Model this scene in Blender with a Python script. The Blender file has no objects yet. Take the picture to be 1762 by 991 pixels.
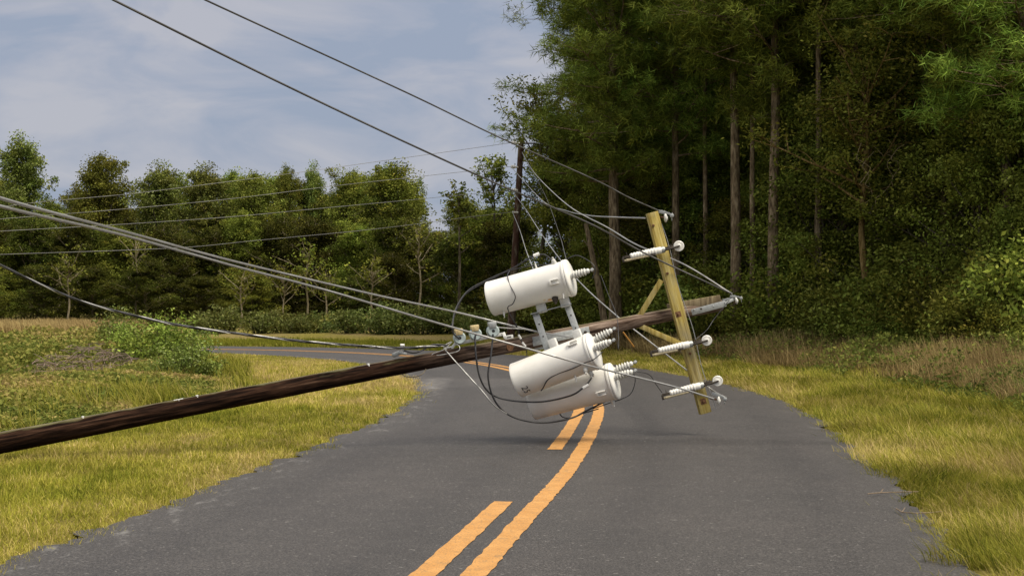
import bpy, bmesh, math, random
import numpy as np
from mathutils import Vector, Matrix
R = math.radians
S = bpy.context.scene
COL = S.collection
random.seed(7)

# ---------------------------------------------------------------- camera
F = 2447.0                 # focal length in photo pixels (50 mm on 36 mm)
CX, HY, CAMH = 881.0, 515.0, 1.63
cam = bpy.data.cameras.new('camera'); co = bpy.data.objects.new('camera', cam); COL.objects.link(co)
cam.lens = 50.0; cam.sensor_width = 36.0; cam.clip_end = 3000; cam.clip_start = 0.05
co.location = (0, 0, CAMH); co.rotation_euler = (R(90), 0, 0)
cam.shift_y = 19.5 / 1762.0
S.camera = co
S.view_settings.view_transform = 'Standard'; S.view_settings.look = 'None'
S.view_settings.exposure = 0.30; S.view_settings.gamma = 1.0

# ---------------------------------------------------------------- world and sun
SUN_DIR = Vector((0.44, -0.24, 0.86)).normalized()     # towards the sun
w = bpy.data.worlds.new('World'); S.world = w; w.use_nodes = True
nt = w.node_tree; nt.nodes.clear(); N = nt.nodes.new; L = nt.links.new
out = N('ShaderNodeOutputWorld')
sky = N('ShaderNodeTexSky'); sky.sky_type = 'NISHITA'; sky.sun_disc = False
sky.sun_elevation = math.asin(SUN_DIR.z); sky.sun_rotation = math.atan2(SUN_DIR.x, SUN_DIR.y)
sky.dust_density = 2.0
bg1 = N('ShaderNodeBackground'); bg1.inputs['Strength'].default_value = 0.08
L(sky.outputs[0], bg1.inputs[0])
tc = N('ShaderNodeTexCoord'); mp = N('ShaderNodeMapping'); mp.inputs['Scale'].default_value = (3.2, 3.2, 8.5)
mp.inputs['Rotation'].default_value = (0, R(10), R(20)); mp.inputs['Location'].default_value = (2.3, 0.4, 0.1)
L(tc.outputs['Generated'], mp.inputs[0])
n1 = N('ShaderNodeTexNoise'); n1.inputs['Scale'].default_value = 2.5; n1.inputs['Detail'].default_value = 9
n1.inputs['Roughness'].default_value = 0.54; n1.inputs['Distortion'].default_value = 0.5
L(mp.outputs[0], n1.inputs[0])
cr = N('ShaderNodeValToRGB')
cr.color_ramp.elements[0].position = 0.40; cr.color_ramp.elements[0].color = (0.272, 0.316, 0.408, 1)
cr.color_ramp.elements[1].position = 0.62; cr.color_ramp.elements[1].color = (0.405, 0.41, 0.458, 1)
e = cr.color_ramp.elements.new(0.50); e.color = (0.328, 0.354, 0.43, 1)
L(n1.outputs[0], cr.inputs[0])
bg2 = N('ShaderNodeBackground')
sz = N('ShaderNodeSeparateXYZ'); L(tc.outputs['Generated'], sz.inputs[0])       # an overcast sky is brightest overhead
zr = N('ShaderNodeMapRange'); zr.interpolation_type = 'SMOOTHSTEP'; L(sz.outputs[2], zr.inputs[0])
zr.inputs[1].default_value = 0.22; zr.inputs[2].default_value = 0.85; zr.inputs[3].default_value = 1.0; zr.inputs[4].default_value = 2.7
L(zr.outputs[0], bg2.inputs['Strength'])
zf = N('ShaderNodeMapRange'); L(sz.outputs[2], zf.inputs[0]); zf.inputs[1].default_value = 0.22; zf.inputs[2].default_value = 0.7; zf.inputs[4].default_value = 0.85
zm = N('ShaderNodeMix'); zm.data_type = 'RGBA'; L(zf.outputs[0], zm.inputs[0]); L(cr.outputs[0], zm.inputs[6]); zm.inputs[7].default_value = (0.46, 0.425, 0.385, 1)
L(zm.outputs[2], bg2.inputs[0])
mx = N('ShaderNodeMixShader'); mx.inputs[0].default_value = 0.88
L(bg1.outputs[0], mx.inputs[1]); L(bg2.outputs[0], mx.inputs[2]); L(mx.outputs[0], out.inputs[0])
sl = bpy.data.lights.new('sun', 'SUN'); so = bpy.data.objects.new('sun', sl); COL.objects.link(so)
sl.energy = 3.5; sl.angle = R(34); sl.color = (1.0, 0.91, 0.76)
so.rotation_euler = SUN_DIR.to_track_quat('Z', 'Y').to_euler()
S.cycles.max_bounces = 5; S.cycles.diffuse_bounces = 3; S.cycles.transparent_max_bounces = 4

# ---------------------------------------------------------------- helpers
def P(x, y, d):
    return Vector(((x - CX) / F * d, d, CAMH - (y - HY) / F * d))
def tag(o, label=None, cat=None, group=None, kind=None):
    if label: o['label'] = label
    if cat: o['category'] = cat
    if group: o['group'] = group
    if kind: o['kind'] = kind
    return o
def empty(name, loc=(0, 0, 0), m=None):
    o = bpy.data.objects.new(name, None); COL.objects.link(o); o.empty_display_size = 0.1
    o.location = loc
    if m is not None: o.matrix_world = m
    return o
def copy_tree(o, parent=None):
    c = o.copy(); COL.objects.link(c); c.parent = parent
    for ch in list(o.children): copy_tree(ch, c)
    return c

class MB:
    def __init__(s): s.v = []; s.f = []
    def add(s, V, Fc):
        b = len(s.v); s.v += [tuple(p) for p in V]; s.f += [tuple(i + b for i in f) for f in Fc]; return s
    def box(s, c, ax, h):
        c = Vector(c); X, Y, Z = [Vector(a) for a in ax]
        V = [c + X * (h[0] * i) + Y * (h[1] * j) + Z * (h[2] * k) for i in (-1, 1) for j in (-1, 1) for k in (-1, 1)]
        return s.add(V, [(0, 1, 3, 2), (4, 6, 7, 5), (0, 4, 5, 1), (2, 3, 7, 6), (0, 2, 6, 4), (1, 5, 7, 3)])
    def bar(s, a, b, up, wd, th):
        a = Vector(a); b = Vector(b); z = (b - a); ln = z.length; z = z / ln
        up = Vector(up); up = (up - z * up.dot(z)).normalized(); x = up.cross(z)
        return s.box((a + b) / 2, (x, up, z), (wd / 2, th / 2, ln / 2))
    def tube(s, pts, r, n=8, caps=True):
        pts = [Vector(p) for p in pts]; m = len(pts)
        if not hasattr(r, '__len__'): r = [r] * m
        t0 = (pts[1] - pts[0]).normalized()
        u = t0.orthogonal().normalized(); V = []
        for i in range(m):
            t = (pts[min(i + 1, m - 1)] - pts[max(i - 1, 0)]).normalized()
            u = (u - t * u.dot(t))
            u = u.normalized() if u.length > 1e-6 else t.orthogonal().normalized()
            q = t.cross(u)
            for k in range(n):
                a = 2 * math.pi * k / n
                V.append(pts[i] + (u * math.cos(a) + q * math.sin(a)) * r[i])
        Fc = []
        for i in range(m - 1):
            for k in range(n):
                k2 = (k + 1) % n
                Fc.append((i * n + k, i * n + k2, (i + 1) * n + k2, (i + 1) * n + k))
        if caps:
            Fc.append(tuple(reversed(range(n)))); Fc.append(tuple((m - 1) * n + k for k in range(n)))
        return s.add(V, Fc)
    def lathe(s, prof, n=28, o=(0, 0, 0), ax=((1, 0, 0), (0, 1, 0), (0, 0, 1))):
        o = Vector(o); X, Y, Z = [Vector(a) for a in ax]; V = []; Fc = []
        for (r, z) in prof:
            for k in range(n):
                a = 2 * math.pi * k / n
                V.append(o + X * (r * math.cos(a)) + Y * (r * math.sin(a)) + Z * z)
        for i in range(len(prof) - 1):
            for k in range(n):
                k2 = (k + 1) % n
                Fc.append((i * n + k, i * n + k2, (i + 1) * n + k2, (i + 1) * n + k))
        Fc.append(tuple(reversed(range(n)))); Fc.append(tuple((len(prof) - 1) * n + k for k in range(n)))
        return s.add(V, Fc)
    def mesh(s, name, mat, bevel=0, smooth=35):
        me = bpy.data.meshes.new(name); me.from_pydata(s.v, [], s.f)
        if bevel:
            bm = bmesh.new(); bm.from_mesh(me)
            es = [e for e in bm.edges if len(e.link_faces) == 2 and e.calc_face_angle(0) > 0.5]
            bmesh.ops.bevel(bm, geom=es, offset=bevel, segments=2, affect='EDGES', profile=0.5)
            bm.to_mesh(me); bm.free()
        me.materials.append(mat)
        if smooth:
            me.shade_smooth(); me.set_sharp_from_angle(angle=R(smooth))
        me.update(); return me
    def build(s, name, mat, parent=None, bevel=0, smooth=35):
        o = bpy.data.objects.new(name, s.mesh(name, mat, bevel, smooth)); COL.objects.link(o)
        if parent: o.parent = parent
        return o

def np_mesh(name, V, Fq, mat, col=None, smooth=False):
    """V (n,3), Fq (m,k) all faces the same size; col (n,4) stored on points."""
    me = bpy.data.meshes.new(name); V = np.asarray(V, np.float32); Fq = np.asarray(Fq, np.int32)
    me.vertices.add(len(V)); me.vertices.foreach_set('co', V.ravel())
    m, k = Fq.shape
    me.loops.add(m * k); me.loops.foreach_set('vertex_index', Fq.ravel())
    me.polygons.add(m); me.polygons.foreach_set('loop_start', np.arange(0, m * k, k, dtype=np.int32))
    if smooth: me.polygons.foreach_set('use_smooth', np.ones(m, bool))
    if col is not None:
        at = me.color_attributes.new('Col', 'FLOAT_COLOR', 'POINT')
        at.data.foreach_set('color', np.asarray(col, np.float32).ravel())
    me.update(calc_edges=True); me.validate()
    me.materials.append(mat)
    return me
def mesh_obj(name, me, parent=None):
    o = bpy.data.objects.new(name, me); COL.objects.link(o)
    if parent: o.parent = parent
    return o
def catmull(pts, n=12):
    pts = [np.array(p, float) for p in pts]; out = []
    ex = [2 * pts[0] - pts[1]] + pts + [2 * pts[-1] - pts[-2]]
    for i in range(1, len(ex) - 2):
        p0, p1, p2, p3 = ex[i - 1:i + 3]
        for k in range(n):
            t = k / n
            out.append(0.5 * (2 * p1 + (p2 - p0) * t + (2 * p0 - 5 * p1 + 4 * p2 - p3) * t * t + (3 * p1 - p0 - 3 * p2 + p3) * t ** 3))
    out.append(pts[-1]); return out

# value noise in 2-D for scattering
_rng = np.random.default_rng(3)
_tab = _rng.random((256, 256))
def vnoise(x, y):
    xi = np.floor(x).astype(int); yi = np.floor(y).astype(int); fx = x - xi; fy = y - yi
    fx = fx * fx * (3 - 2 * fx); fy = fy * fy * (3 - 2 * fy)
    a = _tab[xi % 256, yi % 256]; b = _tab[(xi + 1) % 256, yi % 256]
    c = _tab[xi % 256, (yi + 1) % 256]; d = _tab[(xi + 1) % 256, (yi + 1) % 256]
    return (a * (1 - fx) + b * fx) * (1 - fy) + (c * (1 - fx) + d * fx) * fy
def fbm(x, y):
    return (vnoise(x, y) * 0.5 + vnoise(x * 2.1 + 7, y * 2.1 + 3) * 0.3 + vnoise(x * 4.3 + 1, y * 4.3 + 9) * 0.2)
def sstep(a, b, x):
    t = np.clip((x - a) / (b - a), 0, 1); return t * t * (3 - 2 * t)

# ---------------------------------------------------------------- materials
class Mat:
    def __init__(s, name, rough=0.6, spec=0.3, metal=0.0):
        s.m = bpy.data.materials.new(name); s.m.use_nodes = True; s.t = s.m.node_tree
        s.b = s.t.nodes['Principled BSDF']; s.b.inputs['Roughness'].default_value = rough
        s.b.inputs['Specular IOR Level'].default_value = spec; s.b.inputs['Metallic'].default_value = metal
    def n(s, k, **kw):
        o = s.t.nodes.new(k)
        for a, v in kw.items():
            if hasattr(o, a): setattr(o, a, v)
            else: o.inputs[a.replace('_', ' ')].default_value = v
        return o
    def l(s, a, b): s.t.links.new(a, b)
    def coord(s, scale=(1, 1, 1), src='Object'):
        t = s.n('ShaderNodeTexCoord'); m = s.n('ShaderNodeMapping'); m.inputs['Scale'].default_value = scale
        s.l(t.outputs[src], m.inputs[0]); return m.outputs[0]
    def noise(s, vec, scale, detail=4, rough=0.55):
        o = s.n('ShaderNodeTexNoise'); o.inputs['Scale'].default_value = scale; o.inputs['Detail'].default_value = detail
        o.inputs['Roughness'].default_value = rough
        if vec is not None: s.l(vec, o.inputs['Vector'])
        return o.outputs[0]
    def ramp(s, fac, stops):
        o = s.n('ShaderNodeValToRGB'); e = o.color_ramp.elements
        while len(e) > 1: e.remove(e[0])
        e[0].position = stops[0][0]; e[0].color = c4(stops[0][1])
        for p, c in stops[1:]:
            k = e.new(p); k.color = c4(c)
        s.l(fac, o.inputs[0]); return o.outputs[0]
    def mix(s, fac, a, b, mode='MIX'):
        o = s.n('ShaderNodeMix'); o.data_type = 'RGBA'; o.blend_type = mode
        for v, k in ((fac, 0), (a, 6), (b, 7)):
            if hasattr(v, 'links'): s.l(v, o.inputs[k])
            elif k == 0: o.inputs[0].default_value = v
            else: o.inputs[k].default_value = c4(v)
        return o.outputs[2]
    def math(s, op, a, b=0.0, clamp=False):
        o = s.n('ShaderNodeMath'); o.operation = op; o.use_clamp = clamp
        for v, k in ((a, 0), (b, 1)):
            if hasattr(v, 'links'): s.l(v, o.inputs[k])
            else: o.inputs[k].default_value = v
        return o.outputs[0]
    def base(s, c):
        if hasattr(c, 'links'): s.l(c, s.b.inputs['Base Color'])
        else: s.b.inputs['Base Color'].default_value = c4(c)
        return s
    def bump(s, h, strength=0.3, dist=0.01):
        o = s.n('ShaderNodeBump'); o.inputs['Strength'].default_value = strength; o.inputs['Distance'].default_value = dist
        s.l(h, o.inputs['Height']); s.l(o.outputs[0], s.b.inputs['Normal']); return s
def c4(c): return (c[0], c[1], c[2], 1.0) if not hasattr(c, 'default_value') else c

def leaf_mat(name, cols, trans=0.25, objvar=0.35, attr=False):
    M = Mat(name, 0.7, 0.06)
    if attr:
        a = M.n('ShaderNodeVertexColor'); a.layer_name = 'Col'; c = a.outputs[0]
    else:
        g = M.n('ShaderNodeNewGeometry'); c = M.ramp(g.outputs['Random Per Island'], cols)
        oi = M.n('ShaderNodeObjectInfo')
        hv = M.n('ShaderNodeHueSaturation')
        M.l(M.math('ADD', M.math('MULTIPLY', oi.outputs['Random'], 0.05), 0.475), hv.inputs['Hue'])
        M.l(M.math('ADD', M.math('MULTIPLY', oi.outputs['Random'], objvar * 2), 1 - objvar), hv.inputs['Value'])
        M.l(c, hv.inputs['Color']); vc = M.n('ShaderNodeVertexColor'); vc.layer_name = 'Col'; c = M.mix(1.0, hv.outputs[0], vc.outputs[0], 'MULTIPLY')
    M.base(c)
    tr = M.n('ShaderNodeBsdfTranslucent'); M.l(c, tr.inputs[0])
    mxs = M.n('ShaderNodeMixShader'); mxs.inputs[0].default_value = trans
    M.l(M.b.outputs[0], mxs.inputs[1]); M.l(tr.outputs[0], mxs.inputs[2])
    o = [n for n in M.t.nodes if n.type == 'OUTPUT_MATERIAL'][0]; M.l(mxs.outputs[0], o.inputs[0])
    return M.m

def simple(name, c, var=0.12, scale=30, rough=0.5, spec=0.35, metal=0.0, bump=0.0):
    M = Mat(name, rough, spec, metal); v = M.coord(); nz = M.noise(v, scale, 5)
    lo = tuple(k * (1 - var) for k in c); hi = tuple(min(1, k * (1 + var)) for k in c)
    M.base(M.ramp(nz, [(0.3, lo), (0.7, hi)]))
    if bump: M.bump(nz, bump, 0.004)
    return M.m

galv = simple('galvanised_steel', (0.33, 0.345, 0.34), 0.18, 40, 0.45, 0.5, 0.35, 0.2)
steel_dark = simple('dark_hardware', (0.055, 0.045, 0.035), 0.4, 60, 0.6, 0.3, 0.3, 0.3)
rusty = simple('rusty_hardware', (0.16, 0.085, 0.045), 0.4, 50, 0.75, 0.2, 0.2, 0.3)
porc = simple('white_porcelain', (0.72, 0.71, 0.66), 0.06, 12, 0.25, 0.5)
porc_grey = simple('grey_porcelain', (0.60, 0.60, 0.56), 0.10, 20, 0.3, 0.5)
spool_grey = simple('grey_blue_porcelain', (0.40, 0.47, 0.46), 0.12, 25, 0.3, 0.5)
white_paint = simple('white_galvanised', (0.68, 0.68, 0.65), 0.1, 30, 0.45, 0.4)
black_ins = simple('black_insulation', (0.022, 0.022, 0.024), 0.25, 30, 0.45, 0.4)
alu = simple('aluminium_wire', (0.36, 0.36, 0.35), 0.12, 20, 0.42, 0.5, 0.5)
alu_dull = simple('weathered_wire', (0.085, 0.083, 0.08), 0.15, 20, 0.55, 0.4, 0.3)
copper_dull = simple('brown_wire', (0.12, 0.10, 0.07), 0.2, 20, 0.5, 0.3, 0.2)
far_wire = simple('far_grey_wire', (0.24, 0.24, 0.23), 0.1, 5, 0.5, 0.3)
orange_rod = simple('orange_marker', (0.42, 0.20, 0.03), 0.1, 20, 0.5)

def wood_mat(name, stops, moss=None, moss_amt=0.5, grain=(26, 26, 1.3), knots=True, ramp_len=None, far=None):
    M = Mat(name, 0.9, 0.06); v = M.coord(grain)
    n1 = M.noise(v, 1.0, 8, 0.65); c = M.ramp(n1, stops)
    n2 = M.noise(M.coord((3, 3, 1.1)), 1.4, 5)
    c = M.mix(M.math('MULTIPLY', n2, 0.6), c, M.mix(1.0, c, (0.55, 0.5, 0.45), 'MULTIPLY'))
    if not far and moss is None and knots:
        g1 = M.noise(M.coord((2.2, 2.2, 0.9)), 2.6, 6, 0.65); c = M.mix(M.ramp(g1, [(0.46, (0, 0, 0)), (0.66, (0.65, 0.65, 0.65))]), c, M.ramp(n1, [(0.3, (0.12, 0.105, 0.07)), (0.7, (0.42, 0.39, 0.28))]))
        g2 = M.noise(M.coord((60, 60, 1.6)), 1.0, 3, 0.5); c = M.mix(M.ramp(g2, [(0.28, (0.85, 0.85, 0.85)), (0.36, (0, 0, 0))]), c, (0.05, 0.035, 0.015))
    if far is not None:      # the top of the pole is weathered grey-brown
        t = M.n('ShaderNodeTexCoord'); sp = M.n('ShaderNodeSeparateXYZ'); M.l(t.outputs['Object'], sp.inputs[0])
        f = M.math('ADD', sp.outputs[2], M.math('MULTIPLY', n2, 1.2))
        mr = M.n('ShaderNodeMapRange'); M.l(f, mr.inputs[0]); mr.inputs[1].default_value = ramp_len[0]; mr.inputs[2].default_value = ramp_len[1]
        c = M.mix(mr.outputs[0], c, M.ramp(n1, far))
    if moss is not None:
        g = M.n('ShaderNodeNewGeometry'); sp = M.n('ShaderNodeSeparateXYZ'); M.l(g.outputs['Normal'], sp.inputs[0])
        n3 = M.noise(M.coord((6, 6, 1.5)), 1.7, 6)
        f = M.math('ADD', sp.outputs[2], M.math('SUBTRACT', M.math('MULTIPLY', n3, 0.9), 0.45))
        mr = M.n('ShaderNodeMapRange'); M.l(f, mr.inputs[0]); mr.inputs[1].default_value = 0.80; mr.inputs[2].default_value = 1.12
        c = M.mix(M.math('MULTIPLY', mr.outputs[0], moss_amt), c, moss)
    M.base(c); M.bump(n1, 0.7, 0.012); return M.m
pole_wood = wood_mat('creosoted_wood', [(0.36, (0.003, 0.0016, 0.0012)), (0.48, (0.014, 0.0072, 0.0045)), (0.60, (0.045, 0.023, 0.014)), (0.74, (0.11, 0.068, 0.045))],
                     (0.20, 0.19, 0.09), 0.8, (30, 30, 2.2), ramp_len=(5.9, 7.6),
                     far=[(0.36, (0.022, 0.013, 0.009)), (0.46, (0.10, 0.068, 0.05)), (0.58, (0.22, 0.165, 0.13)), (0.74, (0.40, 0.33, 0.27))])
arm_wood = wood_mat('treated_yellow_wood', [(0.28, (0.21, 0.145, 0.035)), (0.5, (0.46, 0.365, 0.11)), (0.75, (0.62, 0.55, 0.26))],
                    None, 0, (30, 30, 1.6))
post_wood = wood_mat('old_brown_wood', [(0.3, (0.035, 0.018, 0.013)), (0.6, (0.09, 0.05, 0.036)), (0.8, (0.14, 0.085, 0.06))], None, 0, (14, 14, 0.8))
def bark_mat(name, a, b, c, sc=(9, 9, 2.2)):
    M = Mat(name, 0.9, 0.1); v = M.coord(sc); n = M.noise(v, 1.6, 7, 0.65)
    nb = M.noise(M.coord((1.2, 1.2, 0.5)), 1.6, 4); c0 = M.ramp(n, [(0.34, a), (0.5, b), (0.68, c)])
    M.base(M.mix(M.ramp(nb, [(0.4, (0.7, 0.7, 0.7)), (0.62, (0, 0, 0))]), c0, M.mix(1.0, c0, (0.42, 0.42, 0.36), 'MULTIPLY'))); M.bump(n, 0.8, 0.03); return M.m
pine_bark = bark_mat('pine_bark', (0.07, 0.05, 0.03), (0.22, 0.165, 0.10), (0.42, 0.34, 0.22))
leaf_bark = bark_mat('grey_bark', (0.05, 0.042, 0.03), (0.12, 0.10, 0.07), (0.24, 0.21, 0.15))
pale_bark = bark_mat('pale_bark', (0.16, 0.13, 0.08), (0.30, 0.25, 0.16), (0.46, 0.41, 0.30))
gold_bark = bark_mat('ochre_bark', (0.09, 0.06, 0.02), (0.20, 0.14, 0.05), (0.32, 0.24, 0.11))

leaf_mid = leaf_mat('leaves_mid', [(0.0, (0.074, 0.089, 0.013)), (0.45, (0.145, 0.169, 0.026)), (0.8, (0.217, 0.248, 0.042)), (1.0, (0.293, 0.319, 0.077))])
leaf_light = leaf_mat('leaves_light', [(0.0, (0.07, 0.085, 0.014)), (0.5, (0.135, 0.16, 0.03)), (0.85, (0.19, 0.215, 0.05)), (1.0, (0.28, 0.30, 0.12))])
leaf_dark = leaf_mat('leaves_dark', [(0.0, (0.077, 0.096, 0.014)), (0.5, (0.146, 0.174, 0.026)), (0.85, (0.214, 0.240, 0.039)), (1.0, (0.296, 0.309, 0.063))])
leaf_olive = leaf_mat('leaves_olive', [(0.0, (0.079, 0.093, 0.012)), (0.5, (0.148, 0.166, 0.024)), (0.9, (0.211, 0.226, 0.037)), (1.0, (0.272, 0.268, 0.057))])
leaf_shaded = leaf_mat('leaves_shaded', [(0.0, (0.030, 0.037, 0.005)), (0.5, (0.060, 0.069, 0.010)), (0.85, (0.095, 0.103, 0.016)), (1.0, (0.150, 0.151, 0.030))])  # shade under the canopy, put into a darker leaf colour
needle = leaf_mat('pine_needles', [(0.0, (0.075, 0.102, 0.015)), (0.5, (0.148, 0.199, 0.028)), (1.0, (0.259, 0.311, 0.054))], 0.15, 0.25)
shrub_leaf = leaf_mat('shrub_leaves', [(0.0, (0.06, 0.075, 0.014)), (0.5, (0.125, 0.145, 0.03)), (1.0, (0.24, 0.26, 0.09))], 0.25, 0.2)
grass_mat = leaf_mat('grass_blades', None, 0.3, attr=True)
twig_mat = simple('dead_twigs', (0.20, 0.155, 0.11), 0.3, 40, 0.9, 0.1)
vine_mat = simple('dry_vine', (0.26, 0.21, 0.12), 0.3, 20, 0.9, 0.1)
twig_pale = simple('bare_pale_branches', (0.38, 0.33, 0.22), 0.25, 20, 0.9, 0.1)

# ---------------------------------------------------------------- road geometry
CL = np.array(catmull([(-4.7, -20), (-2.9, -8), (-0.75, 5), (0.08, 10.4), (0.66, 14.5), (1.25, 20.5), (1.32, 24.3), (1.02, 28), (0.45, 31.3),
                       (-0.55, 35.5), (-2.45, 40.1), (-5.6, 44), (-9.7, 46.3), (-20, 49), (-45, 54), (-90, 62)], 14))
TG = np.gradient(CL, axis=0); TG /= np.linalg.norm(TG, axis=1)[:, None]
NR = np.stack([TG[:, 1], -TG[:, 0]], 1)          # to the outer side of the bend
HW = 2.98
def road_dist(x, y):
    """signed offset from the centre line, positive on the outer side"""
    x = np.asarray(x, float); y = np.asarray(y, float); sh = x.shape; x = x.ravel(); y = y.ravel()
    out = np.empty(len(x)); sgn = np.empty(len(x))
    for i in range(0, len(x), 20000):
        dx = x[i:i + 20000, None] - CL[None, :, 0]; dy = y[i:i + 20000, None] - CL[None, :, 1]
        d2 = dx * dx + dy * dy; k = d2.argmin(1); r = np.arange(len(k))
        lat = dx[r, k] * NR[k, 0] + dy[r, k] * NR[k, 1]
        out[i:i + 20000] = np.where(d2[r, k] > 25, np.sqrt(d2[r, k]) * np.sign(lat), lat)
    return out.reshape(sh)
def ground_z(x, y, rd=None):
    x = np.asarray(x, float); y = np.asarray(y, float)
    if rd is None: rd = road_dist(x, y)
    e = np.abs(rd) - HW
    z = -0.05 + 0.075 * sstep(-0.35, 0.55, e)
    z = z + (fbm(x * 0.9, y * 0.9) - 0.5) * 0.10 * sstep(0.2, 1.5, e) + (fbm(x * 0.22 + 5, y * 0.22) - 0.5) * 0.35 * sstep(2.5, 8, e)
    rut = np.exp(-((e - 2.5 - 0.3 * np.sin(y * 0.5)) / 0.30) ** 2) * (rd > 0) * sstep(28, 18, y)
    z = z - 0.15 * rut + np.where(rd > 0, 0.22 * sstep(3.2, 6.5, e), 0.0)
    return z

# ground sheet
def axis_pts(lo, hi, fine_lo, fine_hi, st):
    a = list(np.arange(fine_lo, fine_hi + st, st)); b = [fine_hi]; s = st
    while b[-1] < hi: s *= 1.35; b.append(b[-1] + s)
    c = [fine_lo]; s = st
    while c[-1] > lo: s *= 1.35; c.append(c[-1] - s)
    return np.array(sorted(set(c[1:] + a + b[1:])))
gx = axis_pts(-900, 900, -18, 16, 0.22); gy = axis_pts(-60, 1500, 4, 56, 0.26)
GX, GY = np.meshgrid(gx, gy); GZ = ground_z(GX, GY)
ny, nx = GX.shape; idx = np.arange(nx * ny).reshape(ny, nx)
quads = np.stack([idx[:-1, :-1], idx[:-1, 1:], idx[1:, 1:], idx[1:, :-1]], -1).reshape(-1, 4)
M = Mat('soil_and_turf', 0.95, 0.05); v = M.coord()
a = M.noise(v, 0.35, 5); b = M.noise(v, 9.0, 6, 0.7); cfine = M.noise(v, 45, 4, 0.7)
turf = M.ramp(b, [(0.3, (0.06, 0.055, 0.012)), (0.5, (0.16, 0.14, 0.028)), (0.72, (0.26, 0.215, 0.06))])
dry = M.ramp(cfine, [(0.3, (0.09, 0.065, 0.03)), (0.7, (0.28, 0.22, 0.10))])
M.base(M.mix(M.ramp(a, [(0.42, (0, 0, 0)), (0.62, (0.7, 0.7, 0.7))]), turf, dry)); M.bump(cfine, 0.8, 0.03)
g = mesh_obj('ground', np_mesh('ground', np.stack([GX.ravel(), GY.ravel(), GZ.ravel()], 1), quads, M.m, smooth=True)); tag(g, kind='structure')

# asphalt
M = Mat('asphalt', 0.62, 0.42); v = M.coord()
ag = M.noise(v, 85, 3, 0.8); ag2 = M.noise(v, 65, 2, 0.6); big = M.noise(v, 0.55, 5)
c = M.ramp(ag, [(0.36, (0.02, 0.0185, 0.0175)), (0.5, (0.072, 0.066, 0.062)), (0.64, (0.20, 0.185, 0.17))])
c = M.mix(0.5, c, M.ramp(ag2, [(0.38, (0.022, 0.020, 0.019)), (0.5, (0.075, 0.069, 0.064)), (0.64, (0.20, 0.185, 0.172))]))
c = M.mix(M.ramp(big, [(0.35, (0, 0, 0)), (0.7, (0.55, 0.55, 0.55))]), c, M.mix(1.0, c, (1.3, 1.26, 1.24), 'MULTIPLY'))
mot = M.noise(v, 2.6, 6, 0.65); c = M.mix(M.ramp(mot, [(0.40, (0.5, 0.5, 0.5)), (0.62, (0, 0, 0))]), c, M.mix(1.0, c, (0.72, 0.72, 0.73), 'MULTIPLY'))
tcn = M.n('ShaderNodeTexCoord'); sp = M.n('ShaderNodeSeparateXYZ'); M.l(tcn.outputs['Object'], sp.inputs[0]); X, Y = sp.outputs[0], sp.outputs[1]
wob = M.noise(v, 1.3, 4)
def band(val, lo, hi, soft):
    a = M.n('ShaderNodeMapRange'); M.l(val, a.inputs[0]); a.inputs[1].default_value = lo; a.inputs[2].default_value = lo + soft
    b = M.n('ShaderNodeMapRange'); M.l(val, b.inputs[0]); b.inputs[1].default_value = hi - soft; b.inputs[2].default_value = hi
    b.inputs[3].default_value = 1.0; b.inputs[4].default_value = 0.0
    return M.math('MULTIPLY', a.outputs[0], b.outputs[0])
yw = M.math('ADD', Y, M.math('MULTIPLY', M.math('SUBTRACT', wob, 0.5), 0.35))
pole_shadow = M.math('MULTIPLY', band(yw, 15.75, 16.6, 0.25), band(X, -1.0, 4.5, 0.7))          # shadow of the fallen pole, painted into the asphalt colour
c = M.mix(M.math('MULTIPLY', pole_shadow, 0.45), c, M.mix(1.0, c, (0.45, 0.45, 0.46), 'MULTIPLY'))
tyre = M.math('MULTIPLY', band(M.math('SUBTRACT', X, M.math('MULTIPLY', M.math('SUBTRACT', 22.0, Y), 0.0)), 1.55, 2.0, 0.12), band(Y, 17.0, 24.0, 2.0))
c = M.mix(M.math('MULTIPLY', tyre, 0.45), c, M.mix(1.0, c, (0.5, 0.5, 0.52), 'MULTIPLY'))
strk = M.noise(M.coord((2.0, 9.0, 1)), 1.6, 6, 0.7)
scrape = M.math('MULTIPLY', M.math('MULTIPLY', band(yw, 26.0, 29.3, 0.5), band(X, -2.0, 1.4, 0.5)), M.ramp(strk, [(0.46, (0, 0, 0)), (0.68, (0.55, 0.55, 0.55))]))
c = M.mix(scrape, c, (0.30, 0.285, 0.27))
blob = M.math('MULTIPLY', M.math('MULTIPLY', band(yw, 25.2, 29.8, 0.8), band(X, -1.85, -1.15, 0.25)), M.ramp(strk, [(0.42, (0, 0, 0)), (0.62, (0.8, 0.8, 0.8))]))
c = M.mix(blob, c, (0.42, 0.40, 0.37))
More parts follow.
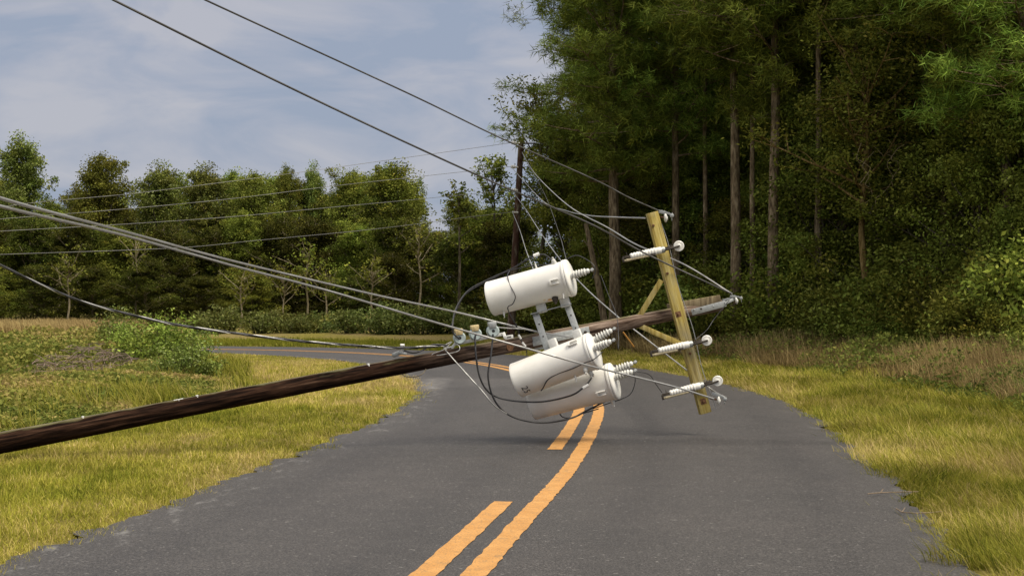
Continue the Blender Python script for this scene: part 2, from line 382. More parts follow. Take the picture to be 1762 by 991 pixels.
# pale chips along the worn inner edge, carried in the edge attribute
at = M.n('ShaderNodeVertexColor'); at.layer_name = 'Col'; sc = M.n('ShaderNodeSeparateColor'); M.l(at.outputs[0], sc.inputs[0])
edge = M.math('MULTIPLY', sc.outputs[0], M.ramp(M.noise(M.coord((4, 1.5, 1)), 1.6, 6, 0.75), [(0.54, (0, 0, 0)), (0.66, (0.75, 0.75, 0.75))]))
c = M.mix(edge, c, (0.36, 0.35, 0.33))
c = M.mix(1.0, c, (0.52, 0.52, 0.525), 'MULTIPLY')
lane = M.n('ShaderNodeVertexColor'); lane.layer_name = 'Col'; ls = M.n('ShaderNodeSeparateColor'); M.l(lane.outputs[0], ls.inputs[0])
c = M.mix(M.math('MULTIPLY', ls.outputs[1], M.ramp(M.noise(M.coord((1, 0.25, 1)), 1.2, 5), [(0.3, (0.25, 0.25, 0.25)), (0.7, (0.9, 0.9, 0.9))])), c, M.mix(1.0, c, (0.72, 0.72, 0.74), 'MULTIPLY'))
spk = M.noise(v, 26, 2, 0.5); c = M.mix(M.ramp(spk, [(0.66, (0, 0, 0)), (0.74, (0.5, 0.5, 0.5))]), c, (0.27, 0.26, 0.24))
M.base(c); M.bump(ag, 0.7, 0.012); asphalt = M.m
cols = np.linspace(-1, 1, 33); seg = []
RS = np.array(catmull([tuple(p) for p in CL[::2]], 8)); TS = np.gradient(RS, axis=0); TS /= np.linalg.norm(TS, axis=1)[:, None]
NS = np.stack([TS[:, 1], -TS[:, 0]], 1)
wl = HW + (fbm(np.arange(len(RS)) * 0.35, np.zeros(len(RS)) + 3) - 0.5) * 0.35; wr = HW + (fbm(np.arange(len(RS)) * 0.35, np.zeros(len(RS)) + 40) - 0.5) * 0.30
V = []; C = []
for j, cc in enumerate(cols):
    off = np.where(cc < 0, cc * wl, cc * wr)
    q = RS + NS * off[:, None]
    V.append(np.stack([q[:, 0], q[:, 1], 0.012 * (1 - abs(cc) ** 3) + np.zeros(len(RS))], 1))
    ee = 1.0 if -0.97 < cc < -0.84 else (0.35 if abs(cc) > 0.9 else 0.0)
    lane_ = max(math.exp(-((abs(cc) - 0.24) / 0.07) ** 2), math.exp(-((abs(cc) - 0.74) / 0.07) ** 2))      # worn wheel tracks
    C.append(np.tile([ee, lane_, 0, 1], (len(RS), 1)))
V = np.stack(V, 1); C = np.stack(C, 1); n_, m_ = V.shape[:2]; idx = np.arange(n_ * m_).reshape(n_, m_)
quads = np.stack([idx[:-1, :-1], idx[:-1, 1:], idx[1:, 1:], idx[1:, :-1]], -1).reshape(-1, 4)
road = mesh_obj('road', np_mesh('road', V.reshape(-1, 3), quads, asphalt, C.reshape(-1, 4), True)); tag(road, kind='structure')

M = Mat('yellow_road_paint', 0.75, 0.25); v = M.coord(); n1 = M.noise(v, 70, 4, 0.7); n2 = M.noise(v, 5, 5, 0.7)
c = M.ramp(n2, [(0.3, (0.41, 0.20, 0.055)), (0.7, (0.53, 0.28, 0.090))])
c = M.mix(M.ramp(n1, [(0.34, (0.85, 0.85, 0.85)), (0.48, (0, 0, 0))]), c, (0.16, 0.12, 0.07))
n4 = M.noise(v, 9, 6, 0.75); c = M.mix(M.ramp(n4, [(0.34, (0.55, 0.55, 0.55)), (0.46, (0, 0, 0))]), c, (0.20, 0.14, 0.075)); M.base(c); M.bump(n1, 0.6, 0.01); ypaint = M.m
def line(name, off, y0, y1, wd=0.155):
    k = [i for i in range(len(RS)) if y0 <= RS[i, 1] <= y1 and RS[i, 0] > -30]
    p = RS[k]; nn = NS[k]; pts = [p[0]]; ns = [nn[0]]
    for i in range(1, len(p)):                                   # resample to 8 cm
        m = max(1, int(np.linalg.norm(p[i] - p[i - 1]) / 0.08))
        for q in range(1, m + 1): pts.append(p[i - 1] + (p[i] - p[i - 1]) * q / m); ns.append(nn[i - 1] + (nn[i] - nn[i - 1]) * q / m)
    pts = np.array(pts); ns = np.array(ns); ii = np.arange(len(pts))
    jl = (fbm(ii * 0.9, ii * 0 + off * 50) - 0.5) * 0.030; jr = (fbm(ii * 0.9, ii * 0 + off * 50 + 20) - 0.5) * 0.030
    A = pts + ns * (off - wd / 2 + jl)[:, None]; B = pts + ns * (off + wd / 2 + jr)[:, None]
    z = np.full(len(A), 0.017)
    V = np.concatenate([np.c_[A, z], np.c_[B, z]]); n = len(A)
    q = np.stack([ii[:-1], ii[:-1] + n, ii[1:] + n, ii[1:]], -1)
    return tag(mesh_obj(name, np_mesh(name, V, q, ypaint)), kind='structure')
line('solid_yellow_line', 0.0, -8, 60); line('broken_yellow_line', -0.29, -4, 2.4); line('broken_yellow_line', -0.29, 6.2, 11.35)
line('broken_yellow_line', -0.29, 15.25, 60)

# ---------------------------------------------------------------- grass
rng = np.random.default_rng(11)
def blades(x, y, z, ln, wd, lean_dir, lean, col, tipcol):
    """bent two-segment blades; lean 0..1.6"""
    n = len(x); az = rng.random(n) * 2 * np.pi
    wx, wy = np.cos(az), np.sin(az)
    lx = np.cos(lean_dir); ly = np.sin(lean_dir)
    b = np.stack([x, y, z], 1)
    up = np.stack([lx * np.sin(lean * 0.5), ly * np.sin(lean * 0.5), np.cos(lean * 0.5)], 1)
    up2 = np.stack([lx * np.sin(lean), ly * np.sin(lean), np.cos(lean)], 1)
    m = b + up * (ln * 0.5)[:, None]; t = m + up2 * (ln * 0.5)[:, None]
    W = np.stack([wx, wy, np.zeros(n)], 1) * (wd * 0.5)[:, None]
    V = np.stack([b - W, b + W, m + W * 0.8, m - W * 0.8, t + W * 0.15, t - W * 0.15], 1).reshape(-1, 3)
    i = (np.arange(n) * 6)[:, None]
    Fq = np.concatenate([i + np.array([[0, 1, 2, 3]]), i + np.array([[3, 2, 4, 5]])], 0)
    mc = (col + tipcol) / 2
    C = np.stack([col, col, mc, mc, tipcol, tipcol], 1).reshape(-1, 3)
    return V, Fq, np.c_[C, np.ones(len(C))]
def palette(f, stops):
    f = np.clip(f, 0, 1); ps = np.array([s[0] for s in stops]); cs = np.array([s[1] for s in stops])
    return np.stack([np.interp(f, ps, cs[:, k]) for k in range(3)], 1)
GRASS = [(0.0, (0.060, 0.080, 0.010)), (0.3, (0.15, 0.165, 0.018)), (0.55, (0.275, 0.265, 0.034)), (0.78, (0.38, 0.325, 0.075)), (1.0, (0.50, 0.38, 0.17))]
def sample(n, side, ylo, yhi, power=1.0):
    """points in the view wedge (and a little beyond), denser near the camera"""
    u = rng.random(n) ** power; y = ylo * (yhi / ylo) ** u
    hl = 0.36 * y + 2.2
    x = (rng.random(n) * 2 - 1) * hl
    rd = road_dist(x, y)
    return x, y, rd
def collect(name, label, parts, cat, mat=None):
    off = 0; Vs = []; Fs = []; Cs = []
    for V, Fq, C in parts: Vs.append(V); Fs.append(Fq + off); Cs.append(C); off += len(V)
    o = mesh_obj(name, np_mesh(name, np.concatenate(Vs), np.concatenate(Fs), mat or grass_mat, np.concatenate(Cs)))
    return tag(o, label, cat, kind='stuff')

def tone(x, y):            # patches of thicker, older growth and single pale straws
    return ((0.62 + 0.72 * fbm(x * 1.9 + 11, y * 1.3)) * np.where(rng.random(len(x)) < 0.06, 1.4, 1.0))[:, None]
# mown verge inside the bend
def verge(side, n, ylo, yhi):
    x, y, rd = sample(n, side, ylo, yhi)
    e = rd * side - HW; nz = fbm(x * 1.6 + 3, y * 1.1)
    wob = (fbm(x * 2.5, y * 2.5) - 0.5) * 0.85 + rng.normal(0, 0.05, len(x))
    keep = (e > wob - (0.10 if side < 0 else 0.0)) & (e < (4.0 if side < 0 else 4.2))
    rutv = np.exp(-((e - 2.5 - 0.3 * np.sin(y * 0.5)) / 0.28) ** 2) * (side > 0) * sstep(27, 19, y)
    keep &= rng.random(n) > rutv * 0.96
    return x[keep], y[keep], e[keep]
x, y, e = verge(-1, 1000000, 7.5, 52)
f = fbm(x * 0.8 + 9, y * 0.5) * 0.8 + (fbm(x * 3, y * 2 + 7) - 0.45) * 0.5 + 0.17 + rng.normal(0, 0.17, len(x)) + sstep(19, 26, y) * 0.18 * (1 - sstep(34, 48, y)) - sstep(1.6, 3.5, e) * 0.12 + 0.02
ln = (0.045 + 0.075 * rng.random(len(x)) ** 2 + 0.04 * sstep(1.5, 4, e)) * (1 + 0.9 * (vnoise(x * 4, y * 3) - 0.5)) * np.clip(y / 22, 0.85, 1.3) * (1 - 0.55 * sstep(31, 38, y))
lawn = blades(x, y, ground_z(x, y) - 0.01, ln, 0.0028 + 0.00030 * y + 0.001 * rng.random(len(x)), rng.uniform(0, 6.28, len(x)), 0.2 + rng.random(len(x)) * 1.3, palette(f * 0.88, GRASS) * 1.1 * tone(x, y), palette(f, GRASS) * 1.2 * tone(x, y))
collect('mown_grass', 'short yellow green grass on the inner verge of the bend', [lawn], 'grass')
x, y, e = verge(1, 1000000, 7.5, 60)
f = fbm(x * 0.9 + 19, y * 0.6) * 0.8 + (fbm(x * 3.2, y * 2.2 + 7) - 0.45) * 0.6 + 0.07 + rng.normal(0, 0.2, len(x)) + 0.10 * (1 - sstep(0.2, 1.4, e)) + 0.10
ln = (0.06 + 0.16 * rng.random(len(x)) ** 2.4) * (0.7 + 0.7 * vnoise(x * 2.2, y * 2.2)) * (1 - 0.3 * sstep(22, 40, y))
wv = vnoise(x * 0.8 + 50, y * 0.8)
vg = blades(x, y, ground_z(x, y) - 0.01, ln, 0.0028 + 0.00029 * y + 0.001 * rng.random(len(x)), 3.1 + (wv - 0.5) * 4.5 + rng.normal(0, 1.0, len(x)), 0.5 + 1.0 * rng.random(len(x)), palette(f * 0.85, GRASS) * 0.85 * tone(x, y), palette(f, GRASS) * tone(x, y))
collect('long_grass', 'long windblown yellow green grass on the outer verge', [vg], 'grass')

# tall dry brown grass on the bank before the dark wood
DRY = [(0, (0.10, 0.085, 0.03)), (0.35, (0.22, 0.155, 0.065)), (0.7, (0.36, 0.265, 0.115)), (1, (0.48, 0.39, 0.17))]
x, y, rd = sample(420000, 1, 16, 46); e = rd - HW
k = (e > 3.3 + (fbm(x * 0.7, y * 0.7) - 0.5) * 1.6) & (e < 7.0) & (rng.random(len(x)) < 0.75) & (fbm(x * 0.9 + 30, y * 0.9) > 0.41 + sstep(26, 17, y) * 0.4)
x, y, e = x[k], y[k], e[k]
f = fbm(x * 1.1, y * 0.8) * 1.3 - 0.15 + rng.normal(0, 0.2, len(x))
ln = (0.28 + 0.45 * rng.random(len(x))) * (0.25 + 1.3 * fbm(x * 0.8 + 2, y * 0.8)) * 0.85
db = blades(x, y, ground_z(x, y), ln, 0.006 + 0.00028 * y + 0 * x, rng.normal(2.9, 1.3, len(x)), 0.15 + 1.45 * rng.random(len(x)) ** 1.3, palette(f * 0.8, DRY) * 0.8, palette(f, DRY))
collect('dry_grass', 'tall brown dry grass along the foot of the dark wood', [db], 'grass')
# pale strip of tall dry grass at the far wood and bright mown strip over the far road
x = rng.uniform(-36, -17.5, 60000); y = rng.uniform(58, 74, 60000)
k = fbm(x * 0.2, y * 0.2) > 0.30; x = x[k]; y = y[k]
f = 0.35 + 0.5 * fbm(x * 0.4, y * 0.4) + rng.normal(0, 0.12, len(x))
fd = blades(x, y, ground_z(x, y), 0.2 + 0.3 * rng.random(len(x)), 0.03 + 0 * x, rng.normal(2.9, 0.8, len(x)), 0.2 + 0.6 * rng.random(len(x)), palette(f, DRY), palette(f + 0.1, DRY))
collect('field_grass', 'pale dry grass in the field before the far wood', [fd], 'grass')
x = rng.uniform(-34, 6, 260000); y = rng.uniform(38, 62, 260000); rd = road_dist(x, y); e = rd - HW
k = (e > -0.05) & (e < 4.2) & (y > 44); x, y = x[k], y[k]
f = 0.42 + 0.3 * (fbm(x * 0.5, y * 0.5) - 0.5) + rng.normal(0, 0.10, len(x))
fs = blades(x, y, ground_z(x, y) - 0.01, 0.10 + 0.1 * rng.random(len(x)), 0.028 + 0 * x, rng.normal(2.9, 1.2, len(x)), rng.random(len(x)), palette(f * 0.8, GRASS), palette(f, GRASS))
collect('far_verge_grass', 'bright mown grass strip beyond the far road', [fs], 'grass')

# weeds: small leaves on a lumpy canopy in the field inside the bend
def leaf_quads(c, size, up=0.3, asp=0.55, wind=None):
    n = len(c); a = rng.normal(size=(n, 3)); a[:, 2] *= 0.7
    if wind is not None: a += np.array(wind)
    a /= np.linalg.norm(a, axis=1)[:, None]
    b = rng.normal(size=(n, 3)); nrm = np.array([0, 0, up]); b = np.cross(a, b + 0); b /= np.linalg.norm(b, axis=1)[:, None]
    s = size if hasattr(size, '__len__') else np.full(n, size)
    s = (s * rng.uniform(0.7, 1.3, n))[:, None]
    V = np.stack([c - a * s * 0.5, c + b * s * asp * 0.5, c + a * s * 0.5, c - b * s * asp * 0.5], 1).reshape(-1, 3)
    Fq = (np.arange(n) * 4)[:, None] + np.array([[0, 1, 2, 3]])
    return V, Fq
WEED = [(0, (0.045, 0.062, 0.013)), (0.35, (0.115, 0.145, 0.028)), (0.6, (0.20, 0.215, 0.045)), (0.8, (0.30, 0.265, 0.07)), (1, (0.36, 0.27, 0.11))]
PILE = P(150, 640, 32); PILE.z = 0
def weeds(n, ylo, yhi):
    x, y, rd = sample(n, -1, ylo, yhi); e = -rd - HW
    hmap = 0.16 + 0.75 * fbm(x * 0.35 + 4, y * 0.35 + 8) ** 1.3 + 0.25 * (fbm(x * 1.3, y * 1.3) - 0.4)
    hmap = np.clip(hmap * 0.62, 0.05, 1.0) * sstep(2.6, 5.5, e) * (0.75 + 0.3 * sstep(24, 38, y))
    hmap = hmap + 0.42 * sstep(29, 37, y) * sstep(-7.5, -10.5, x) * (0.5 + fbm(x, y))
    pil = np.exp(-(((x - PILE.x) / 1.4) ** 2 + ((y - PILE.y + 2.2) / 4.6) ** 2) ** 2); hmap *= (1 - 0.9 * pil)
    k = (e > 2.2 + 1.6 * fbm(x, y)) & (y < 58) & (rng.random(n) > pil * 0.9); x, y, hmap, e = x[k], y[k], hmap[k], e[k]
    u = rng.random(len(x)) ** 0.45
    c = np.stack([x, y, ground_z(x, y) + hmap * u + 0.02], 1)
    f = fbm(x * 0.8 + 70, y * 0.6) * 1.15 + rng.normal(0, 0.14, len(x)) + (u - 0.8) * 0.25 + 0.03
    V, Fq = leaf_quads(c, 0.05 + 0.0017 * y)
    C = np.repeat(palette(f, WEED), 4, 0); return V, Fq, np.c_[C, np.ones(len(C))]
wd1 = weeds(650000, 13, 58)
x, y, rd = sample(240000, -1, 13, 55); e = -rd - HW; k = (e > 3.0) & ((np.abs((x - PILE.x) / 1.5) ** 4 + ((y - PILE.y + 2.2) / 4.8) ** 4) > 1) & (fbm(x * 0.5 + 44, y * 0.5) > 0.56); x, y = x[k], y[k]
f = 0.42 + 0.6 * (fbm(x * 0.7 + 3, y * 0.7) - 0.3) + rng.normal(0, 0.15, len(x))
wd2 = blades(x, y, ground_z(x, y), (0.18 + 0.32 * rng.random(len(x))) * 0.9, 0.006 + 0.0004 * y, rng.normal(2.9, 1.0, len(x)), 0.3 + 1.0 * rng.random(len(x)), palette(f * 0.7, GRASS) * 0.7, palette(f, GRASS))
collect('weeds', 'tangle of green weeds and grass in the field behind the fallen pole', [wd1, wd2], 'weeds')
# green ground cover on the bank at the far right of the outer verge
x, y, rd = sample(170000, 1, 14, 40); e = rd - HW
k = (e > 2.9) & (e < 7) & (fbm(x * 0.45 + 60, y * 0.45 + 5) > 0.33 + 0.08 * sstep(21, 29, y)); x, y, e = x[k], y[k], e[k]
hh = (0.18 + 0.62 * fbm(x * 0.7, y * 0.7)) * sstep(2.6, 4.4, e); u = rng.random(len(x)) ** 0.5
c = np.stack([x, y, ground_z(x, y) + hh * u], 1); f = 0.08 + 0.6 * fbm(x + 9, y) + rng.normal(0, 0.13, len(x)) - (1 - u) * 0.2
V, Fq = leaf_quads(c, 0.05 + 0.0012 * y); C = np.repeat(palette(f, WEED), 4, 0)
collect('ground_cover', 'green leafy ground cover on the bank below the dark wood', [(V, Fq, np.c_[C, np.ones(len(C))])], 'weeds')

# ---------------------------------------------------------------- trees
def unit(v): return v / (np.linalg.norm(v) + 1e-9)
def leaf_mesh(name, centres, per, rad, size, mat, flat=0.7, wind=(-0.3, 0, 0.05), asp=0.5):
    c = np.repeat(np.array(centres), per, 0)
    rr = np.repeat(np.array(rad) if hasattr(rad, '__len__') else np.full(len(centres), rad), per)
    d = rng.normal(size=c.shape); q = np.linalg.norm(d, axis=1)[:, None]; d = d / q * np.minimum(q, 1.5 + 0.9 * rng.random((len(d), 1))) * 0.55; d[:, 2] *= flat
    V, Fq = leaf_quads(c + d * rr[:, None], size, wind=wind, asp=asp)
    return np_mesh(name, V, Fq, mat, clump_tone(len(centres), per * 4))
def clump_tone(n, rep_):
    t = np.exp(rng.normal(0, 0.24, n)); h = rng.normal(0, 0.06, n)
    return np.repeat(np.stack([t * (1 + h), t, t * (1 - 0.5 * h), np.ones(n)], 1), rep_, 0)
def tuft_mesh(name, centres, per, ln, wd, mat, wind=(-0.7, 0, 0.25)):
    c = np.repeat(np.array(centres), per, 0); n = len(c)
    d = rng.normal(size=(n, 3)) + np.array(wind); d /= np.linalg.norm(d, axis=1)[:, None]
    c = c + rng.normal(size=(n, 3)) * 0.07
    b = np.cross(d, rng.normal(size=(n, 3))); b /= np.linalg.norm(b, axis=1)[:, None]
    L_ = (ln * rng.uniform(0.7, 1.25, n))[:, None]
    tip = c + d * L_ + np.array([0, 0, -0.12]) * L_
    V = np.stack([c - b * wd * 0.5, c + b * wd * 0.5, tip], 1).reshape(-1, 3)
    return np_mesh(name, V, (np.arange(n) * 3)[:, None] + np.array([[0, 1, 2]]), mat, clump_tone(len(centres), per * 3))

def broadleaf(H, Rc, low, nl, leaves, mat, bark, lsize=0.13, seed=0, lean=0.0, rtrunk=None, clump=0.5, sub=5, top=0.9):
    r = random.Random(seed); mb = MB(); cent = []; rads = []
    r0 = rtrunk or H * 0.011
    npt = 9; ph = r.uniform(0, 6)
    tp = [Vector((lean * H * (i / npt) + 0.012 * H * math.sin(i * 1.1 + ph), 0.012 * H * math.cos(i * 0.9 + ph * 2), H * top * i / npt)) for i in range(npt + 1)]
    mb.tube(tp, [r0 * (1.25 if i == 0 else 1) * (1 - 0.85 * i / npt) + 0.012 for i in range(npt + 1)], 7)
    def at(t):
        k = min(npt - 1, int(t * npt)); return tp[k].lerp(tp[k + 1], t * npt - k)
    for i in range(nl):
        t = low + (0.98 - low) * (i + r.random() * 0.8) / nl
        s = at(t); az = i * 2.4 + r.uniform(-0.5, 0.5); u = (t - low) / (1 - low + 1e-6)
        env = (0.55 + 0.75 * math.sin(math.pi * min(1, 0.18 + u * 0.82))) * (1.0 if u < 0.85 else 0.8)
        ln = Rc * env * r.choice((r.uniform(0.4, 0.8), r.uniform(0.7, 1.15), r.uniform(0.8, 1.35))); el = R(r.uniform(5, 40) + 32 * u)
        d = Vector((math.cos(az) * math.cos(el), math.sin(az) * math.cos(el), math.sin(el)))
        pts = [s]; dd = d.copy()
        for k in range(4):
            dd = (dd + Vector((r.uniform(-.25, .25), r.uniform(-.25, .25), r.uniform(-.12, .28)))).normalized(); pts.append(pts[-1] + dd * ln / 4)
        rb = max(0.012, r0 * 0.42 * (1 - 0.5 * t))
        mb.tube(pts, [rb * (1 - 0.2 * k) + 0.006 for k in range(5)], 5)
        for k in range(sub):
            q = r.uniform(0.35, 1.0); kk = min(3, int(q * 4)); b = pts[kk].lerp(pts[kk + 1], q * 4 - kk)
            d2 = Vector((r.gauss(0, 1), r.gauss(0, 1), r.gauss(0.25, 0.7))).normalized()
            en = b + d2 * Rc * r.uniform(0.12, 0.36)
            mb.tube([b, b.lerp(en, 0.55) + Vector((0, 0, r.uniform(-.05, .08))), en], [rb * 0.45 + 0.004, rb * 0.3 + 0.003, 0.004], 4, False)
            cent.append(en); rads.append(clump * r.uniform(0.35, 1.3))
        cent.append(pts[-1]); rads.append(clump * r.uniform(0.5, 1.1))
    for k in range(9):                                   # loose leader shoots above the crown
        b = at(r.uniform(0.66, 0.95)); a_ = r.uniform(0, 6.28); e_ = b + Vector((math.cos(a_) * Rc * r.uniform(0.15, 0.75), math.sin(a_) * Rc * r.uniform(0.15, 0.75), H * r.uniform(0.05, 0.16)))
        mb.tube([b, b.lerp(e_, 0.5) + Vector((r.uniform(-.1, .1), 0, 0.05)), e_], [0.03, 0.02, 0.006], 4, False)
        for q in (0.55, 0.8, 1.0): cent.append(b.lerp(e_, q)); rads.append(clump * r.uniform(0.25, 0.6))
    per = max(4, leaves // len(cent))
    return mb.mesh('trunk', bark, smooth=60), leaf_mesh('crown', cent, per, rads, lsize, mat)
def pine(H, Rc, low, nl, tufts, seed=0, lean=0.0, rtrunk=None, per=15, ln=0.27, wd=0.026, bend=0.0):
    r = random.Random(seed); mb = MB(); cent = []
    r0 = rtrunk or 0.2; npt = 10
    tp = [Vector((lean * H * (i / npt) + bend * math.sin(i / npt * 3.1) + r.uniform(-.03, .03), r.uniform(-.03, .03), H * i / npt)) for i in range(npt + 1)]
    mb.tube(tp, [r0 * (1.2 if i == 0 else 1) * (1 - 0.72 * i / npt) for i in range(npt + 1)], 9)
    def at(t):
        k = min(npt - 1, int(t * npt)); return tp[k].lerp(tp[k + 1], t * npt - k)
    for i in range(nl):
        t = low + (0.99 - low) * (i + r.random()) / nl; s = at(t); u = (t - low) / (1 - low)
        az = i * 2.4 + r.uniform(-0.7, 0.7); ln_ = Rc * (0.45 + 0.75 * math.sin(math.pi * min(1, 0.2 + 0.8 * u))) * r.uniform(0.55, 1.15)
        el = R(r.uniform(-12, 18) + 30 * u); d = Vector((math.cos(az) * math.cos(el), math.sin(az) * math.cos(el), math.sin(el)))
        pts = [s]; dd = d.copy()
        for k in range(4):
            dd = (dd + Vector((r.uniform(-.2, .2) - 0.05, r.uniform(-.2, .2), r.uniform(-.1, .2)))).normalized(); pts.append(pts[-1] + dd * ln_ / 4)
        rb = r0 * 0.24 * (1 - 0.55 * t); mb.tube(pts, [rb * (1 - 0.2 * k) + 0.006 for k in range(5)], 5)
        ng = 6; per_g = max(3, tufts // (nl * ng))
        for k in range(ng):
            q = 0.42 + 0.58 * (k + r.random()) / ng; kk = min(3, int(q * 4)); b = pts[kk].lerp(pts[kk + 1], min(1, q * 4 - kk))
            sp_ = ln_ * 0.24; gc = b + Vector((r.gauss(0, sp_), r.gauss(0, sp_), abs(r.gauss(0.05, sp_ * 0.3))))
            mb.tube([b, b.lerp(gc, 0.6) + Vector((0, 0, -.03)), gc], [rb * 0.4 + 0.004, rb * 0.3 + 0.003, 0.004], 4, False)
            gr = r.uniform(0.16, 0.34)
            for j in range(per_g): cent.append(gc + Vector((r.gauss(0, gr), r.gauss(0, gr), r.gauss(0, gr * 0.5))))
    return mb.mesh('trunk', pine_bark, smooth=60), tuft_mesh('crown', cent, per, ln, wd, needle)
def bush(H, Rc, n, leaves, mat, seed=0, lsize=0.10, clump=0.34, bark=None):
    r = random.Random(seed); mb = MB(); cent = []; rads = []
    for i in range(n):
        az = i * 2.4 + r.random(); q = math.sqrt(r.random()); hh = H * (1 - 0.45 * q * q) * r.uniform(0.55, 1.05)
        e_ = Vector((math.cos(az) * Rc * q, math.sin(az) * Rc * q, hh)); b = Vector((e_.x * 0.3, e_.y * 0.3, 0))
        mb.tube([b, b.lerp(e_, 0.5) + Vector((r.uniform(-.1, .1), r.uniform(-.1, .1), 0.08)), e_], [0.018, 0.012, 0.004], 4, False)
        for k in range(3):
            cent.append(b.lerp(e_, (0.45, 0.75, 1.0)[k]) + Vector((r.gauss(0, .12), r.gauss(0, .12), r.gauss(0, .06)))); rads.append(clump * r.uniform(0.6, 1.2))
    return mb.mesh('stem', bark or leaf_bark, smooth=60), leaf_mesh('foliage', cent, max(3, leaves // len(cent)), rads, lsize, mat)

def plant(name, meshes, loc, label, cat, group=None, rz=0.0, sc=1.0, scz=None, pnames=('trunk', 'crown')):
    o = empty(name, loc); o.rotation_euler = (0, 0, rz); o.scale = (sc, sc, scz or sc)
    for nm, me in zip(pnames, meshes): mesh_obj(nm, me, o)
    return tag(o, label, cat, group)
def at_px(px, d):
    x = (px - CX) / F * d; return Vector((x, d, float(ground_z(np.array([x]), np.array([d]))[0]) - 0.03))

# --- far wood inside the bend (70-90 m)
LB = [broadleaf(8.4, 2.0, 0.05, 46, 36000, leaf_mid, leaf_bark, 0.125, 1, clump=0.56, sub=6),
      broadleaf(8.4, 1.9, 0.04, 44, 36000, leaf_olive, leaf_bark, 0.12, 2, clump=0.54, sub=6),
      broadleaf(8.4, 1.8, 0.06, 44, 34000, leaf_light, leaf_bark, 0.125, 3, clump=0.52, sub=6),
      broadleaf(8.4, 2.1, 0.05, 46, 36000, leaf_dark, leaf_bark, 0.125, 4, clump=0.56, sub=6),
      broadleaf(8.4, 1.7, 0.05, 40, 24000, leaf_olive, pale_bark, 0.12, 5, clump=0.5, sub=6),
      broadleaf(8.4, 1.8, 0.05, 42, 28000, leaf_mid, pale_bark, 0.12, 6, clump=0.5, sub=6),
      broadleaf(8.4, 2.0, 0.05, 44, 30000, leaf_shaded, pale_bark, 0.12, 7, clump=0.52, sub=6), broadleaf(8.4, 1.9, 0.06, 44, 26000, leaf_shaded, pale_bark, 0.12, 8, clump=0.48, sub=6)]
def top_h(py, d): return CAMH + (HY - py) / F * d
FARW = 'trees of the far wood across the field'
# px, top y, distance, prototype, label
heroL = [(38, 236, 80, 2, 1.0, 'tall pale green tree standing highest over the far wood'),
         (175, 268, 80, 0, 1.0, 'bushy tree with a peaked top in the far wood, beside a notch of sky'),
         (275, 284, 79, 2, 1.0, 'round topped yellow green tree in the far wood'),
         (355, 286, 80, 2, 1.0, 'light leafy tree next to the round topped yellow green one'),
         (440, 300, 79, 0, 0.9, 'pale windblown tree in the middle of the far wood'),
         (490, 290, 82, 3, 0.55, 'small dark spire of a tree poking over the far wood'),
         (540, 284, 84, 2, 0.5, 'thin pale wispy treetop above the far wood'),
         (600, 300, 77, 1, 0.95, 'olive tree beside the big dark round tree of the far wood'),
         (670, 285, 75, 3, 1.05, 'big dark round tree at the end of the far wood before the sky gap')]
for px, ty, d, k, sx, lab in heroL:
    p = at_px(px, d); h = top_h(ty, d) - p.z
    o = plant('broadleaf_tree', LB[k], p, lab, 'tree', FARW, random.uniform(0, 6.2), sx * 1.0, h / 8.4)
i = 0
for row, (d0, st, hy) in enumerate(((74, 40, 385), (84, 42, 306), (70, 90, 452))):
    px = -70 + row * 21
    while px < (900 if row != 2 else 700):
        d = (d0 - max(0, px - 560) * 0.028) + random.uniform(-1.5, 1.5); p = at_px(px, d)
        ty = hy + random.uniform(-18, 26)
        if px > 715: ty = max(ty, 372 + random.uniform(-8, 20)) if px < 800 else max(ty, 340 + random.uniform(-8, 20))
        if row == 1 and (75 < px < 130 or 205 < px < 245): ty = 350
        h = top_h(ty, d) - p.z
        k = [0, 2, 5, 4, 2, 3, 0, 4, 5, 1][i % 10]
        if row != 1: k = (6, 7, 1, 7, 6)[i % 5]  # lower rows mostly take the foliage with shade in its colour
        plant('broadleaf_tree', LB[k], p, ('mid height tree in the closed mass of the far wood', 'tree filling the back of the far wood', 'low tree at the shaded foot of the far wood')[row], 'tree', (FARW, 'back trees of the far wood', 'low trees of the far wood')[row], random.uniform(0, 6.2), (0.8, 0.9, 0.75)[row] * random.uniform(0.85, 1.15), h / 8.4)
        i += 1; px += st * random.uniform(0.8, 1.2)
# the open dark tree by the upright pole
p = at_px(848, 66); plant('broadleaf_tree', broadleaf(8.4, 1.6, 0.45, 12, 2600, leaf_dark, leaf_bark, 0.16, 21, clump=0.42, sub=5), p,
      'open layered dark tree with sky between its boughs beside the upright pole', 'tree', None, 0.4, 1.0, (top_h(262, 66) - p.z) / 8.4)
p = at_px(790, 64); plant('broadleaf_tree', broadleaf(7.0, 1.0, 0.55, 9, 1500, leaf_dark, leaf_bark, 0.15, 22, clump=0.36, sub=4), p,
      'smaller open tree in the sky gap between the two woods', 'tree', None, 1.0, 1.0, (top_h(306, 64) - p.z) / 7.0)
